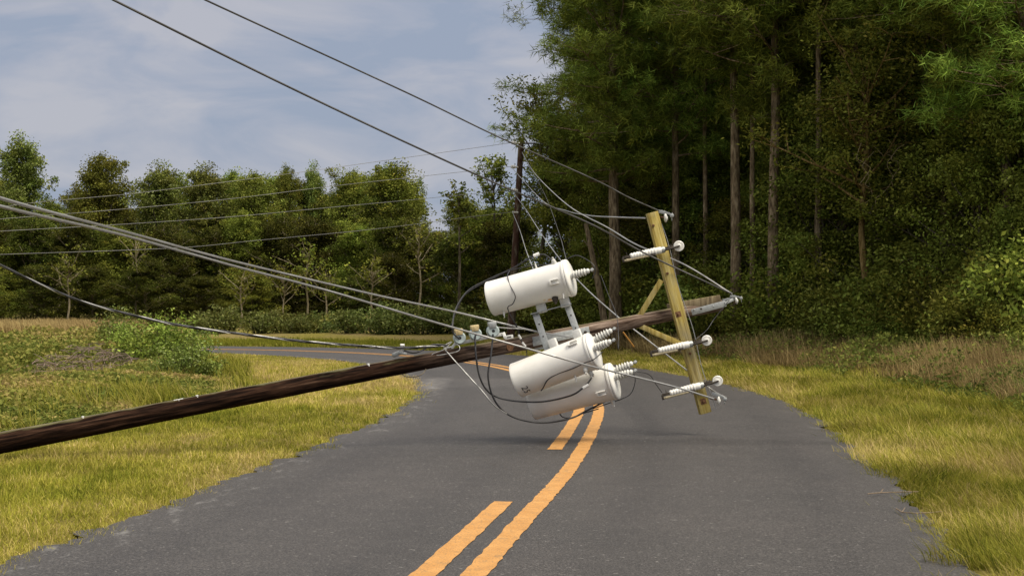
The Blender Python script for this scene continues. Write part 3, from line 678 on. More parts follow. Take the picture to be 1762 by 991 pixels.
# young trees with pale stems in front of the far wood
for px, ty, d, lab in ((528, 420, 64, 'slender pale stem tree before the far wood'), (561, 470, 64, 'thinner pale sapling beside the slender pale stem tree'),
                       (722, 372, 62, 'pale crooked bare branched tree before the big dark tree'), (488, 470, 63, 'faint brown sapling near the slender pale stem tree'),
                       (118, 440, 68, 'bare forked pale sapling in the shade of the far wood'), (235, 395, 69, 'crooked pale dead tree standing inside the far wood'),
                       (640, 450, 63, 'leaning brown sapling between the pale stem tree and the crooked bare one'), (415, 468, 66, 'short pale sapling near the widest field bush')):
    p = at_px(px, d); H = top_h(ty, d) - p.z
    plant('young_tree', broadleaf(H, 1.1, 0.45, 8, 420, leaf_olive, pale_bark, 0.14, int(px), rtrunk=0.045 if px != 488 else 0.03, clump=0.4, sub=3), p, lab, 'tree')
# shrubs along the far verge
SH = [bush(1.15, 0.75, 16, 2000, shrub_leaf, 31, 0.12), bush(1.0, 0.9, 18, 2200, shrub_leaf, 32, 0.11)]
for j, px in enumerate(range(352, 860, 42)):
    d = 57.5 - max(0, px - 640) * 0.022 + random.uniform(-1, 1.2); p = at_px(px + random.uniform(-10, 10), d)
    plant('shrub', SH[j % 2], p, 'young leafy shrub in the row beyond the far road', 'shrub', 'shrubs beyond the far road', random.uniform(0, 6), random.uniform(0.75, 1.25), None, ('stem', 'foliage'))
# big weedy bushes in the field
BU = bush(1.5, 1.15, 26, 5200, leaf_light, 41, 0.09, 0.36); BU2 = bush(1.25, 1.2, 26, 5200, leaf_mid, 42, 0.085, 0.36)
for px, d, sc, m, lab in ((205, 37, 0.9, BU, 'rounded green bush in the field, darker of the pair by the far road'), (282, 34, 1.0, BU2, 'widest leafy green bush in the field before the far road'),
                          (322, 28, 0.62, BU, 'low pale leaved bush at the foot of the widest field bush'), (158, 38, 0.7, BU2, 'small olive bush behind the dead brush heap')):
    plant('bush', m, at_px(px, d), lab, 'bush', None, px * 0.1, sc, None, ('stem', 'foliage'))

# --- dark wood on the outer side (30-60 m)
def wl_d(px): return float(np.interp(px, [860, 1000, 1250, 1500, 1762, 2100], [57, 51, 44, 37.5, 32, 26]))
PN = [pine(17, 2.7, 0.34, 56, 3600, 51), pine(17, 2.5, 0.28, 56, 3600, 52), pine(17, 2.9, 0.31, 58, 3800, 53)]
RB = [broadleaf(9, 2.4, 0.06, 36, 34000, leaf_dark, leaf_bark, 0.14, 61, clump=0.72), broadleaf(9, 2.3, 0.05, 36, 34000, leaf_olive, leaf_bark, 0.13, 62, clump=0.72),
      broadleaf(9, 2.5, 0.08, 36, 34000, leaf_mid, leaf_bark, 0.14, 63, clump=0.72)]
RU = [bush(2.2, 1.5, 40, 12000, leaf_dark, 71, 0.10, 0.45), bush(2.0, 1.6, 40, 12000, leaf_olive, 72, 0.09, 0.45), bush(1.7, 1.4, 40, 12000, leaf_mid, 73, 0.09, 0.42)]
# single pines one can point at: px at eye height, dd behind the wood's edge, H, lean, trunk radius, low
p = at_px(1060, 47); plant('pine_tree', pine(15.5, 2.35, 0.33, 66, 5200, 81, -0.002, 0.22, bend=-0.08), p, 'large pine at the corner of the wood with windblown boughs against the sky', 'tree')
for px, d, H, lean, rt, low, sd, lab in (
        (1268, 43.5, 17, -0.012, 0.19, 0.56, 82, 'pine with a thick pale trunk behind the tip of the fallen pole'),
        (1331, 41.5, 17.5, 0.006, 0.18, 0.52, 83, 'pine with the straightest clear grey trunk in the dark wood'),
        (1448, 42, 18, 0.0, 0.14, 0.58, 84, 'slim pine with a dark upright trunk beside a leaning one'),
        (1448, 41.5, 18, 0.045, 0.13, 0.60, 85, 'pine whose slim trunk leans away in the dark wood'),
        (1660, 40, 16, 0.0, 0.17, 0.48, 86, 'pine whose trunk top shows against a patch of sky'),
        (1702, 36, 14, 0.003, 0.11, 0.5, 87, 'thin trunked pine near the edge of the photo in deep shade'),
        (1760, 35, 15, 0.0, 0.15, 0.42, 88, 'pine cut by the edge of the photo in deep shade'),
        (1292, 43, 16, 0.01, 0.10, 0.56, 89, 'slim pine standing just behind the thick pale trunked pine'),
        (1355, 43, 16, -0.004, 0.12, 0.48, 90, 'slim pine close beside the straightest grey trunk'),
        (1165, 47, 17, -0.006, 0.15, 0.42, 93, 'pine behind the top of the yellow crossarm'),
        (1590, 38.5, 17, 0.004, 0.14, 0.52, 94, 'pine with a half hidden trunk between the ochre tree and the sky patch')):
    plant('pine_tree', pine(H, 2.7, low - 0.06, 54, 3600, sd, lean, rt), at_px(px, d), lab, 'tree', 'pines of the dark wood')
SP = [pine(17, 2.2, 0.60, 40, 2600, 95, 0.004, 0.10), pine(17, 2.3, 0.56, 40, 2600, 96, -0.008, 0.115)]
for j, (px, d, rz) in enumerate(((1212, 46.5, 0.4), (1408, 40.6, 1.3), (1626, 37.4, 4.1), (1732, 34.8, 5.2))):
    plant('pine_tree', SP[j % 2], at_px(px, d), 'slender pine with a pale bare trunk along the front of the dark wood', 'tree', 'slender front pines of the dark wood', rz, random.uniform(0.9, 1.05))
p = at_px(1488, 38.2); plant('broadleaf_tree', broadleaf(8.2, 2.5, 0.50, 20, 9000, leaf_olive, gold_bark, 0.11, 91, rtrunk=0.12, clump=0.6), p,
      'broadleaf tree with a forked ochre trunk and dangling dead vines in the dark wood', 'tree')
p = at_px(934, 55); plant('broadleaf_tree', broadleaf(9.6, 1.7, 0.42, 18, 3600, leaf_dark, leaf_bark, 0.13, 92, clump=0.42), p,
      'thin leafed tree at the corner of the wood behind the upright pole', 'tree', None, 0.0, 1.0, (top_h(118, 55) - p.z) / 9.6)
# leaning dead trunk
mb = MB(); a_ = P(1048, 560, 46); a_.z = 0; b_ = P(1008, 385, 46.3)
mb.tube([a_, a_.lerp(b_, 0.5) + Vector((0.05, 0, 0)), b_], [0.13, 0.11, 0.07], 8)
mb.tube([a_.lerp(b_, 0.8), a_.lerp(b_, 0.8) + Vector((-0.25, -0.1, 0.3))], [0.03, 0.012], 5)
tag(mb.build('dead_tree', pine_bark), 'bare dead tree leaning beside the large corner pine', 'tree')
i = 0
for row, (dd, st, kind) in enumerate(((0.4, 56, 'b'), (1.5, 80, 'u'), (2.6, 76, 's'), (6.0, 98, 'p'), (11, 84, 't'), (15, 90, 'q'), (20, 64, 'k'))):
    px = 905 + row * 17 + (55 if kind in 'q' else 0)
    while px < 1850:
        if kind in 'ptqk' and px < 1040: px += 20; continue
        if kind == 'q' and 1490 < px < 1700: px += 30; continue
        if kind == 's' and px < 960: px += 20; continue
        d = wl_d(px) + dd + random.uniform(-0.8, 0.8); p = at_px(px, d); rz = random.uniform(0, 6.2)
        if kind == 'b': plant('understory_bush', RU[i % 3], p, 'leafy bush at the edge of the dark wood', 'bush', 'bushes at the edge of the dark wood', rz, random.uniform(0.65, 1.0), None, ('stem', 'foliage'))
        elif kind == 'u': plant('understory_bush', RU[(i + 1) % 3], p, 'tall bush in the shade under the dark wood', 'bush', 'tall bushes under the dark wood', rz, random.uniform(1.2, 1.6), None, ('stem', 'foliage'))
        elif kind == 's': plant('broadleaf_tree', RB[i % 3], p, 'small leafy tree under the pines of the dark wood', 'tree', 'small trees of the dark wood', rz, random.uniform(0.65, 0.85), random.uniform(0.5, 0.95))
        elif kind == 'p': plant('pine_tree', PN[i % 3], p, 'pine among the others inside the dark wood', 'tree', 'inner pines of the dark wood', rz, random.uniform(0.9, 1.08), random.uniform(0.85, 1.02) * (0.8 if px < 1040 else 1))
        elif kind == 't': plant('broadleaf_tree', RB[(i + 2) % 3], p, 'taller leafy tree deep in the dark wood', 'tree', 'taller trees deep in the dark wood', rz, random.uniform(1.0, 1.25), random.uniform(0.95, 1.25) * (0.75 if px < 1000 else 1))
        elif kind == 'k': plant('broadleaf_tree', RB[i % 2], p, 'leafy tree closing the back of the dark wood', 'tree', 'trees closing the back of the dark wood', rz, 1.3, random.uniform(1.25, 1.5) * (0.6 if px < 1000 else 1))
        else: plant('pine_tree', PN[(i + 1) % 3], p, 'pine at the back of the dark wood', 'tree', 'back pines of the dark wood', rz, random.uniform(1.0, 1.2), random.uniform(0.95, 1.1) * (0.72 if px < 1060 else 1))
        i += 1; px += st * random.uniform(0.8, 1.2)
# dangling dead vines on the forked tree
r_ = random.Random(5)
for k in range(7):
    sx = 1466 + k * 15 + r_.uniform(-5, 5); d = 37.6 + r_.uniform(-0.4, 0.6); pts = []
    x0, y0 = sx, 255 + r_.uniform(-15, 15)
    for q in range(6): pts.append(P(x0, y0, d)); x0 += r_.uniform(-17, 17); y0 += r_.uniform(4, 26)
    m = MB(); m.tube([tuple(v) for v in catmull(pts, 4)], 0.009, 5)
    tag(m.build('dead_vine', vine_mat), 'pale dead vine dangling from the forked ochre tree', 'vine', 'dead vines hanging in the forked tree')

# ---------------------------------------------------------------- brush heap and twigs
m = MB(); r_ = random.Random(9)
for k in range(420):
    a = r_.uniform(0, 6.28); q = math.sqrt(r_.random()); cxy = Vector((PILE.x + math.cos(a) * q * 1.3, PILE.y + math.sin(a) * q * 2.2, 0))
    z = 0.62 * (1 - q * q) * r_.random() + 0.03; d = Vector((r_.gauss(0, 1), r_.gauss(0, 1), r_.gauss(0, 0.22))).normalized() * r_.uniform(0.15, 0.5)
    cxy.z = z; m.tube([cxy - d * 0.5, cxy + Vector((0, 0, 0.03)), cxy + d * 0.5], [0.009, 0.008, 0.004], 4, False)
tag(m.build('brush_heap', simple('dead_brush', (0.21, 0.16, 0.13), 0.5, 9, 0.95, 0.05)), 'low heap of dead grey brown brush lying in the weeds', 'brush heap')
for pts, lab in (([(1493, 855), (1515, 853), (1545, 852), (1580, 851)], 'straight thin twig lying on the asphalt edge'), ([(1542, 881), (1552, 887), (1575, 889), (1600, 888), (1625, 885)], 'bent brown twig lying at the grass edge of the road')):
    q = []
    for x, y in pts:
        d = CAMH * F / (y - HY); v = P(x, y, d); v.z = 0.028; q.append(v)
    m = MB(); m.tube(q, [0.005, 0.0055, 0.005] + [0.004] * (len(q) - 3), 6); m.tube([q[1], q[1] + Vector((0.05, 0.10, 0.02))], [0.005, 0.002], 5)
    tag(m.build('fallen_twig', twig_mat), lab, 'twig')

# ---------------------------------------------------------------- upright pole in the distance
UP = P(878, 588, 50.5); UP.z = 0.0; UT = P(897, 238, 50.5)
up = empty('upright_pole', UP); tag(up, 'upright brown utility pole at the corner of the wood', 'utility pole')
def local(root, pts): return [Vector(p) - root.location for p in pts]
m = MB(); m.tube(local(up, [UP, UP.lerp(UT, 0.5), UT]), [0.15, 0.125, 0.10], 12); m.build('shaft', post_wood, up)
FI = []
for (px, py, nm) in ((880, 246, 1), (879, 287, 1), (880, 327, 1), (882, 365, 0)):
    a = P(px + 14 - (py - 246) * 0.04, py + 1, 50.38); b = P(px, py, 50.3); FI.append(b)
    m = MB(); m.tube(local(up, [a, b]), [0.035, 0.035], 7)
    if nm:
        ax = (b - a).normalized(); X_ = ax.orthogonal().normalized(); Y_ = ax.cross(X_)
        m.lathe([(0.02, -0.05), (0.065, -0.04), (0.05, 0.0), (0.07, 0.03), (0.05, 0.07), (0.065, 0.10), (0.02, 0.13)], 10, b - ax * 0.12 - up.location, (X_, Y_, ax))
    m.build('insulator', porc, up)
m = MB(); b2 = P(920, 247, 50.4); m.tube(local(up, [P(899, 247, 50.4), b2]), [0.03, 0.025], 6); m.build('side_bracket', steel_dark, up)

# ---------------------------------------------------------------- the fallen pole
def dp(x): return 1.0 / (0.07143 - x * 1.1524e-5)
def PP(x, off=0.0, dd=0.0):        # point on the pole's centre line, off px below it
    y = 762 - 0.19113 * x; return P(x, y + off, dp(x) + dd)
A0 = PP(-175); A1 = PP(1240)
fp = empty('fallen_pole', A0); tag(fp, 'snapped dark wooden utility pole lying slanted across the road', 'utility pole')
AX = (A1 - A0).normalized(); UPV = (Vector((0, 0, 1)) - AX * AX.z).normalized(); FRV = AX.cross(UPV)
if FRV.y > 0: FRV = -FRV
PL = (A1 - A0).length
m_pole = Matrix.LookAt if False else None
RX = UPV.cross(AX)
rot = Matrix((RX, UPV, AX)).transposed().to_4x4()
sh = empty('x'); bpy.data.objects.remove(sh)
m = MB(); rr_ = random.Random(3); n = 60; V = []; nseg = 30; crk = [rr_.choice((0, 0, 0.012, -0.05)) for _ in range(30)]
for i in range(n + 1):
    t = i / n; base = 0.108 - 0.034 * t
    for k in range(nseg):
        a = 2 * math.pi * k / nseg; rad = base * (1 + 0.02 * math.sin(3 * a + t * 9) + 0.012 * math.sin(7 * a + t * 4) + rr_.uniform(-0.016, 0.016) + crk[k])
        V.append((math.cos(a) * rad, math.sin(a) * rad, PL * t))
Fc = [(i * nseg + k, i * nseg + (k + 1) % nseg, (i + 1) * nseg + (k + 1) % nseg, (i + 1) * nseg + k) for i in range(n) for k in range(nseg)]
Fc += [tuple(reversed(range(nseg))), tuple(n * nseg + k for k in range(nseg))]
m.add(V, Fc); shaft = m.build('shaft', pole_wood, fp, smooth=60); shaft.matrix_local = rot
def on_pole(pts): return local(fp, pts)
# ground wire moulding strip along the upper side and its pale staples
m = MB(); m.tube(on_pole([PP(x) + UPV * (0.104 - 0.034 * (x + 175) / 1415) + FRV * 0.012 for x in range(-120, 700, 40)]), 0.009, 6)
m.build('ground_wire', copper_dull, fp)
for x in (145, 341, 635, 309):
    c = PP(x) + UPV * (0.107 - 0.034 * (x + 175) / 1415) + FRV * 0.015
    m = MB(); m.box(c - fp.location, (AX, UPV, FRV), (0.012 if x != 309 else 0.05, 0.012 if x != 309 else 0.006, 0.014)); m.box(c - fp.location + FRV * 0.02 - UPV * 0.025, (AX, UPV, FRV), (0.006, 0.022, 0.006)); m.build('staple', white_paint, fp, bevel=0.002)
# rusty branded tag
c = PP(872, 0) + FRV * 0.083 - UPV * 0.01
m = MB(); m.lathe([(0.0, 0), (0.045, 0.0), (0.042, 0.006), (0.03, 0.008), (0.026, 0.003), (0, 0.004)], 18, c - fp.location, (AX, UPV, FRV)); m.build('brand_mark', rusty, fp)
# gain block and galvanised ridge-pin bracket at the pole top
pa, pb = P(1172, 537, 17.12), P(1239, 517, 17.34)
m = MB(); m.bar(on_pole([P(1150, 530, 17.25)])[0], on_pole([P(1238, 514.5, 17.42)])[0], (0, -1, 0), 0.10, 0.09); m.build('top_block', wood_mat('grey_split_wood', [(0.3, (0.06, 0.045, 0.03)), (0.5, (0.20, 0.16, 0.10)), (0.75, (0.36, 0.31, 0.2))], (0.24, 0.22, 0.08), 0.7, (26, 26, 2)), fp, bevel=0.006)
m = MB(); q0, q1 = on_pole([P(1190, 537.5, 17.19), P(1249, 522, 17.25)])
m.bar(q0, q1, (0, -1, 0), 0.075, 0.012); m.bar(q1 - AX * 0.02, on_pole([P(1264, 514, 17.3)])[0], (0, -1, 0), 0.035, 0.014)
m.bar(on_pole([P(1243, 517, 17.3)])[0], on_pole([P(1263, 512.5, 17.3)])[0], (0, -1, 0), 0.03, 0.014); m.build('ridge_bracket', galv, fp, bevel=0.003)
for x, y, mt in ((1194, 533, galv), (1206, 531.5, steel_dark), (1227, 527, galv)):
    c = P(x, y, 17.18); m = MB(); m.lathe([(0.0, 0), (0.012, 0), (0.012, 0.012), (0.008, 0.016), (0, 0.016)], 8, c - fp.location, (AX, UPV, FRV)); m.build('bolt', mt, fp)
# crossarm
T0, T1_ = P(1121.5, 366, 17.02), P(1213.5, 710.5, 17.02)
CZ = (T0 - T1_).normalized(); CW = Vector((math.cos(R(9)), math.sin(R(9)), 0)); CW = (CW - CZ * CW.dot(CZ)).normalized(); CD = CZ.cross(CW)
if CD.y > 0: CD = -CD
arm = MB(); half = (T0 - T1_).length / 2; V = []
arm.box((0, 0, 0), ((1, 0, 0), (0, 1, 0), (0, 0, 1)), (0.068, 0.05, half))
ao = arm.build('crossarm', arm_wood, fp, bevel=0.006)
CWd = CD.cross(CZ)
ao.matrix_local = Matrix.Translation((T0 + T1_) / 2 - fp.location) @ Matrix((CWd, CD, CZ)).transposed().to_4x4()
def arm_pt(px, py, out=0.0):       # a point on the crossarm's face
    return P(px, py, 17.02) + CD * (0.05 + out) - fp.location
for px, py, big in ((1122, 389, 1), (1165, 541, 2), (1208, 690, 1), (1185, 608, 0), (1146, 471, 0)):
    c = arm_pt(px, py)
    m = MB()
    if big: m.box(c + CD * 0.002, (CWd, CZ, CD), (0.034, 0.034, 0.003))
    m.lathe([(0, 0), (0.016, 0), (0.016, 0.014), (0.01, 0.018), (0, 0.018)], 8, c + CD * 0.004, (CWd, CZ, CD)); m.build('bolt', rusty, ao if False else fp, bevel=0)
# braces
for (x0, y0, x1, y1, d0, d1) in ((1093, 556, 1138, 482, 17.02, 16.97), (1093, 557, 1171, 592, 17.0, 16.97), (1120, 571, 1176, 591, 17.2, 17.17)):
    m = MB(); a, b = on_pole([P(x0, y0, d0), P(x1, y1, d1 + 0.005)])
    m.bar(a, b, (0, -1, 0), 0.062, 0.035); m.build('brace', arm_wood, fp, bevel=0.004)
m = MB(); m.lathe([(0, 0), (0.03, 0), (0.03, 0.012), (0.014, 0.014), (0.014, 0.03), (0, 0.03)], 10, P(1094, 556, 16.97) - fp.location, (AX, UPV, FRV)); m.build('bolt', steel_dark, fp)
# thin ground wire stapled down the crossarm's edge
m = MB(); m.tube([P(1138 + t * 92 + math.sin(t * 14) * 2, 385 + t * 318, 17.0) - fp.location for t in [k / 30 for k in range(31)]], 0.005, 5); m.build('arm_wire', alu, fp)

# ---------------------------------------------------------------- fuse cutouts on the crossarm (copies of one)
k_ = 17.0 / F
def cutout():
    root = empty('fuse_cutout')
    ex, ey, ez = Vector((1, 0, 0)), Vector((0, 0, 1)), Vector((0, -1, 0))       # along, up, towards the road user
    def pt(x, y, z=0.0): return Vector((x * k_, -z * k_, y * k_))
    prof = [(2.2, -53)]
    for j in range(9):
        z = -51 + j * 5.0; prof += [(3.9 + 0.16 * j, z), (4.7 + 0.17 * j, z + 1.2), (4.7 + 0.17 * j, z + 3.2), (4.0 + 0.16 * j, z + 4.4)]
    prof += [(5.4, -5), (5.4, 2), (4.4, 4)]
    m = MB(); m.lathe([(r * k_ * 1.12, z * k_) for r, z in prof], 20, (0, 0, 0), (ey, ez, ex)); m.build('insulator_body', porc, root, smooth=40)
    m = MB(); m.lathe([(r * k_, z * k_) for r, z in ((4.6, -6), (5.7, -5), (5.7, 7), (5.0, 9), (3.0, 10))], 16, (0, 0, 0), (ey, ez, ex)); m.build('centre_clamp', galv, root)
    m = MB(); m.tube([pt(-66, -5.2, 2), pt(-18, -5.4, 4)], 1.9 * k_, 9); m.tube([pt(-60, -5.2, 2.2), pt(-55, -5.2, 2.2)], 2.5 * k_, 9); m.build('fuse_tube', simple('fibre_tube', (0.36, 0.31, 0.2), 0.3, 25, 0.6), root)
    m = MB(); m.box(pt(-58, 0.5, 1), (ex, ey, ez), (7 * k_, 2.2 * k_, 2.4 * k_)); m.box(pt(-65, -3.4, 2), (ex, ey, ez), (1.6 * k_, 4.2 * k_, 2.6 * k_)); m.tube([pt(-57, 2, 1), pt(-57, 8, 1)], 0.6 * k_, 5)
    m.box(pt(-14, -4.6, 4), (ex, ey, ez), (5 * k_, 1.8 * k_, 2.2 * k_)); m.tube([pt(-12, -4, 5), pt(-16, -9, 6), pt(-12, -11, 6)], 0.7 * k_, 5); m.build('end_fitting', steel_dark, root, bevel=0.002)
    m = MB(); m.box(pt(17, 0.6, 1), (ex, ey, ez), (7 * k_, 3.2 * k_, 3 * k_)); m.tube([pt(8, -1.5, 4), pt(34, 0.5, 6)], 1.7 * k_, 8)
    for xx in (15, 20, 25): m.tube([pt(xx, 0, 2), pt(xx + 0.6, 6.5, 2)], 0.8 * k_, 6)
    m.build('mounting_clamp', steel_dark, root, bevel=0.002)
    m = MB(); m.lathe([(r * k_, z * k_) for r, z in ((0, -3.4), (6.5, -3.2), (9.0, -1.8), (9.2, 0.2), (8.0, 1.2), (6.2, 0.6), (5.6, 1.6), (4.2, 1.2), (3.4, 2.6), (1.6, 3.2), (0, 3.2))], 28, pt(33.5, 0.6, 3), (ex, ey, ez)); m.build('disc_insulator', porc, root)
    m = MB(); m.lathe([(0, 0), (1.5 * k_, 0), (1.3 * k_, 2 * k_), (0, 2 * k_)], 8, pt(33.5, 0.6, 6), (ex, ey, ez)); m.build('pin', steel_dark, root)
    return root
proto = cutout()
for j, (px, py, ang, lab) in enumerate(((1135, 431, 11.7, 'white ribbed fuse cutout nearest the upper end of the yellow crossarm'), (1183, 593, 11.5, 'white ribbed fuse cutout below the wooden brace on the crossarm'),
                                        (1202, 664, 14, 'white ribbed fuse cutout near the lower end of the yellow crossarm'))):
    o = proto if j == 0 else copy_tree(proto)
    o.location = P(px, py, 16.90); o.rotation_euler = (0, -R(ang), R(4)); tag(o, lab, 'fuse cutout', 'fuse cutouts on the crossarm')
# dead-end clamps with bell insulators
def deadend():
    root = empty('dead_end_insulator'); ex, ey, ez = Vector((1, 0, 0)), Vector((0, 0, 1)), Vector((0, -1, 0))
    def pt(x, y, z=0.0): return Vector((x * k_, -z * k_, y * k_))
    m = MB(); m.tube([pt(-8, 1), pt(4, 0)], 1.6 * k_, 8); m.build('pin', rusty, root)
    m = MB(); m.lathe([(r * k_, z * k_) for r, z in ((0, -2.8), (4.0, -2.8), (7.4, -1.2), (8.0, 0.6), (7.0, 2.2), (4.5, 2.6), (3.4, 4.2), (0, 4.4))], 24, pt(6, -1), (ey, ez, (ex - ey * 0.25).normalized())); m.build('bell', porc_grey, root)
    m = MB(); m.bar(pt(-6, 10, 1), pt(6, 7.5, 1), (0, -1, 0), 5.5 * k_, 5 * k_); m.bar(pt(4, 9, 1), pt(16, 4, 1), (0, -1, 0), 3.4 * k_, 4 * k_)
    m.lathe([(0, -3 * k_), (3.4 * k_, -2.6 * k_), (3.8 * k_, 0), (3.2 * k_, 2.6 * k_), (0, 3 * k_)], 10, pt(17, 2.5, 1), (ex, ey, ez))
    for q in ((0, 12, 3), (4, 11, 3), (12, 8, 3), (18, 7, 3), (17, -2, 3)): m.tube([pt(q[0], q[1] - 4, 1), pt(*q)], 0.9 * k_, 6)
    m.build('clamp', galv, root, bevel=0.002)
    return root
dproto = deadend()
for j, (px, py, ang, d, lab) in enumerate(((1139, 374, 0, 17.0, 'bell insulator and wire clamp at the upper tip of the crossarm'), (1230, 687, -6, 16.95, 'bell insulator and wire clamp at the lower tip of the crossarm'),
                                           (1262, 517, 8, 17.3, 'bell insulator and wire clamp on the bracket at the pole top'))):
    o = dproto if j == 0 else copy_tree(dproto); o.location = P(px, py, d); o.rotation_euler = (0, -R(ang), R(-8)); o.scale = (1, 1, 1) if j < 2 else (0.8, 0.8, 0.8)
    tag(o, lab, 'insulator', 'dead end insulators of the fallen pole')

# ---------------------------------------------------------------- transformers
def tank_mat(name, spots=()):
    M = Mat(name, 0.38, 0.45); v = M.coord(); n1 = M.noise(v, 3.0, 6, 0.6); n2 = M.noise(M.coord((14, 14, 2)), 1.0, 6, 0.65)
    c = M.ramp(n1, [(0.3, (0.68, 0.67, 0.62)), (0.7, (0.80, 0.79, 0.75))])
    c = M.mix(M.ramp(n2, [(0.56, (0, 0, 0)), (0.75, (0.35, 0.35, 0.35))]), c, (0.50, 0.455, 0.36))
    n3 = M.noise(v, 38, 4, 0.7); c = M.mix(M.ramp(n3, [(0.66, (0, 0, 0)), (0.74, (0.4, 0.4, 0.4))]), c, (0.36, 0.30, 0.22))
    for (pos, rad, colr, amt) in spots:
        t = M.n('ShaderNodeTexCoord'); d = M.n('ShaderNodeVectorMath'); d.operation = 'DISTANCE'; M.l(t.outputs['Object'], d.inputs[0]); d.inputs[1].default_value = pos
        f = M.math('ADD', d.outputs['Value'], M.math('MULTIPLY', M.math('SUBTRACT', M.noise(v, 22, 4), 0.5), rad * 1.3))
        mr = M.n('ShaderNodeMapRange'); M.l(f, mr.inputs[0]); mr.inputs[1].default_value = rad; mr.inputs[2].default_value = rad * 0.5; mr.inputs[3].default_value = 0; mr.inputs[4].default_value = amt
        c = M.mix(mr.outputs[0], c, colr)
    M.base(c); M.bump(n3, 0.05, 0.003); return M.m
TR = {}
def transformer(pxl, pxr, dl, dr, rl, label, key, bushes, spots=()):
    a, b = P(*pxl, dl), P(*pxr, dr); z = (b - a); Ln = z.length; z.normalize()
    x = Vector((0, -1, 0)); x = (x - z * x.dot(z)).normalized(); y = z.cross(x)       # x towards the road user, y downwards
    mw = Matrix((x, y, z)).transposed().to_4x4(); mw.translation = a
    root = empty('transformer', m=mw); tag(root, label, 'transformer', 'pole transformers knocked down with the pole')
    r = rl; tm = tank_mat('tank_paint_' + key, spots)
    def dirv(th): return Vector((math.cos(R(th)), math.sin(R(th)), 0))
    m = MB(); m.lathe([(0, 0.012), (r * 0.90, 0.012), (r * 0.955, 0), (r * 0.985, 0.006), (r * 0.985, 0.03), (r * 0.975, 0.036), (r, Ln - 0.07), (r, Ln - 0.02)], 48); m.build('tank', tm, root, smooth=40)
    m = MB(); m.lathe([(r * 0.9, Ln - 0.03), (r * 1.035, Ln - 0.03), (r * 1.05, Ln - 0.022), (r * 1.05, Ln - 0.006), (r * 1.035, Ln), (r * 0.9, Ln)], 48); m.build('lid_band', tm, root, smooth=30)
    m = MB(); m.lathe([(r * 0.95, Ln - 0.002), (r * 1.04, Ln + 0.004), (r * 1.05, Ln + 0.014), (r * 1.02, Ln + 0.026), (r * 0.86, Ln + 0.04), (r * 0.55, Ln + 0.052), (0, Ln + 0.058)], 48); m.build('lid', tm, root, smooth=50)
    for (th, q, tilt) in bushes:                         # high voltage bushings on the lid
        o = dirv(th) * r * q + Vector((0, 0, Ln + 0.035)); ax = (Vector((0, 0, 1)) + dirv(th) * tilt).normalized(); X_ = ax.orthogonal().normalized(); Y_ = ax.cross(X_)
        pr = [(0.030, -0.02), (0.036, 0.0), (0.036, 0.035), (0.026, 0.045)]
        for j in range(5):
            zz = 0.05 + j * 0.032; pr += [(0.026, zz), (0.050 - 0.002 * j, zz + 0.010), (0.049 - 0.002 * j, zz + 0.016), (0.026, zz + 0.024)]
        pr += [(0.024, 0.215), (0.030, 0.222), (0.026, 0.238), (0.012, 0.246)]
        m = MB(); m.lathe(pr, 24, o, (X_, Y_, ax)); bo = m.build('bushing', porc_grey, root, smooth=50)
        m = MB(); m.lathe([(0, 0), (0.011, 0), (0.011, 0.05), (0, 0.055)], 8, o + ax * 0.244, (X_, Y_, ax)); m.box(o + ax * 0.275, (X_, Y_, ax), (0.02, 0.009, 0.012)); m.build('terminal', galv, bo, bevel=0.001)
        TR[key + 'hv' + str(len([k for k in TR if k.startswith(key + 'hv')]))] = mw @ (o + ax * 0.3)
    TR[key] = (mw, r, Ln, dirv); return root, mw, r, Ln, dirv, tm
def lifting_lug(root, r, th, z, dirv, tm):
    d = dirv(th); t = Vector((-d.y, d.x, 0)); zz = Vector((0, 0, 1)); m = MB()
    for s in (-1, 1): m.box(d * (r + 0.012) + t * 0.024 * s + zz * z, (d, t, zz), (0.014, 0.004, 0.055))
    m.box(d * (r + 0.024) + zz * (z - 0.045), (d, t, zz), (0.004, 0.026, 0.014)); m.build('lifting_lug', tm, root, bevel=0.002)
def lv_bushing(root, r, th, z, dirv, mat, sc=1.0):
    d = dirv(th); t = Vector((-d.y, d.x, 0)); m = MB(); m.lathe([(0.0, -0.01), (0.030 * sc, -0.01), (0.034 * sc, 0.012), (0.026 * sc, 0.03), (0.026 * sc, 0.042), (0.012 * sc, 0.05), (0.012 * sc, 0.075), (0, 0.077)], 16, d * r + Vector((0, 0, z)), (t, Vector((0, 0, 1)), d))
    return m.build('low_voltage_bushing', mat, root)
def hanger(root, r, th, z, dirv, ln=0.10, wd=0.05):
    d = dirv(th); t = Vector((-d.y, d.x, 0)); zz = Vector((0, 0, 1)); m = MB(); m.box(d * (r + ln / 2 - 0.01) + zz * z, (d, t, zz), (ln / 2, 0.036, wd)); m.build('hanger_lug', white_paint, root, bevel=0.004)

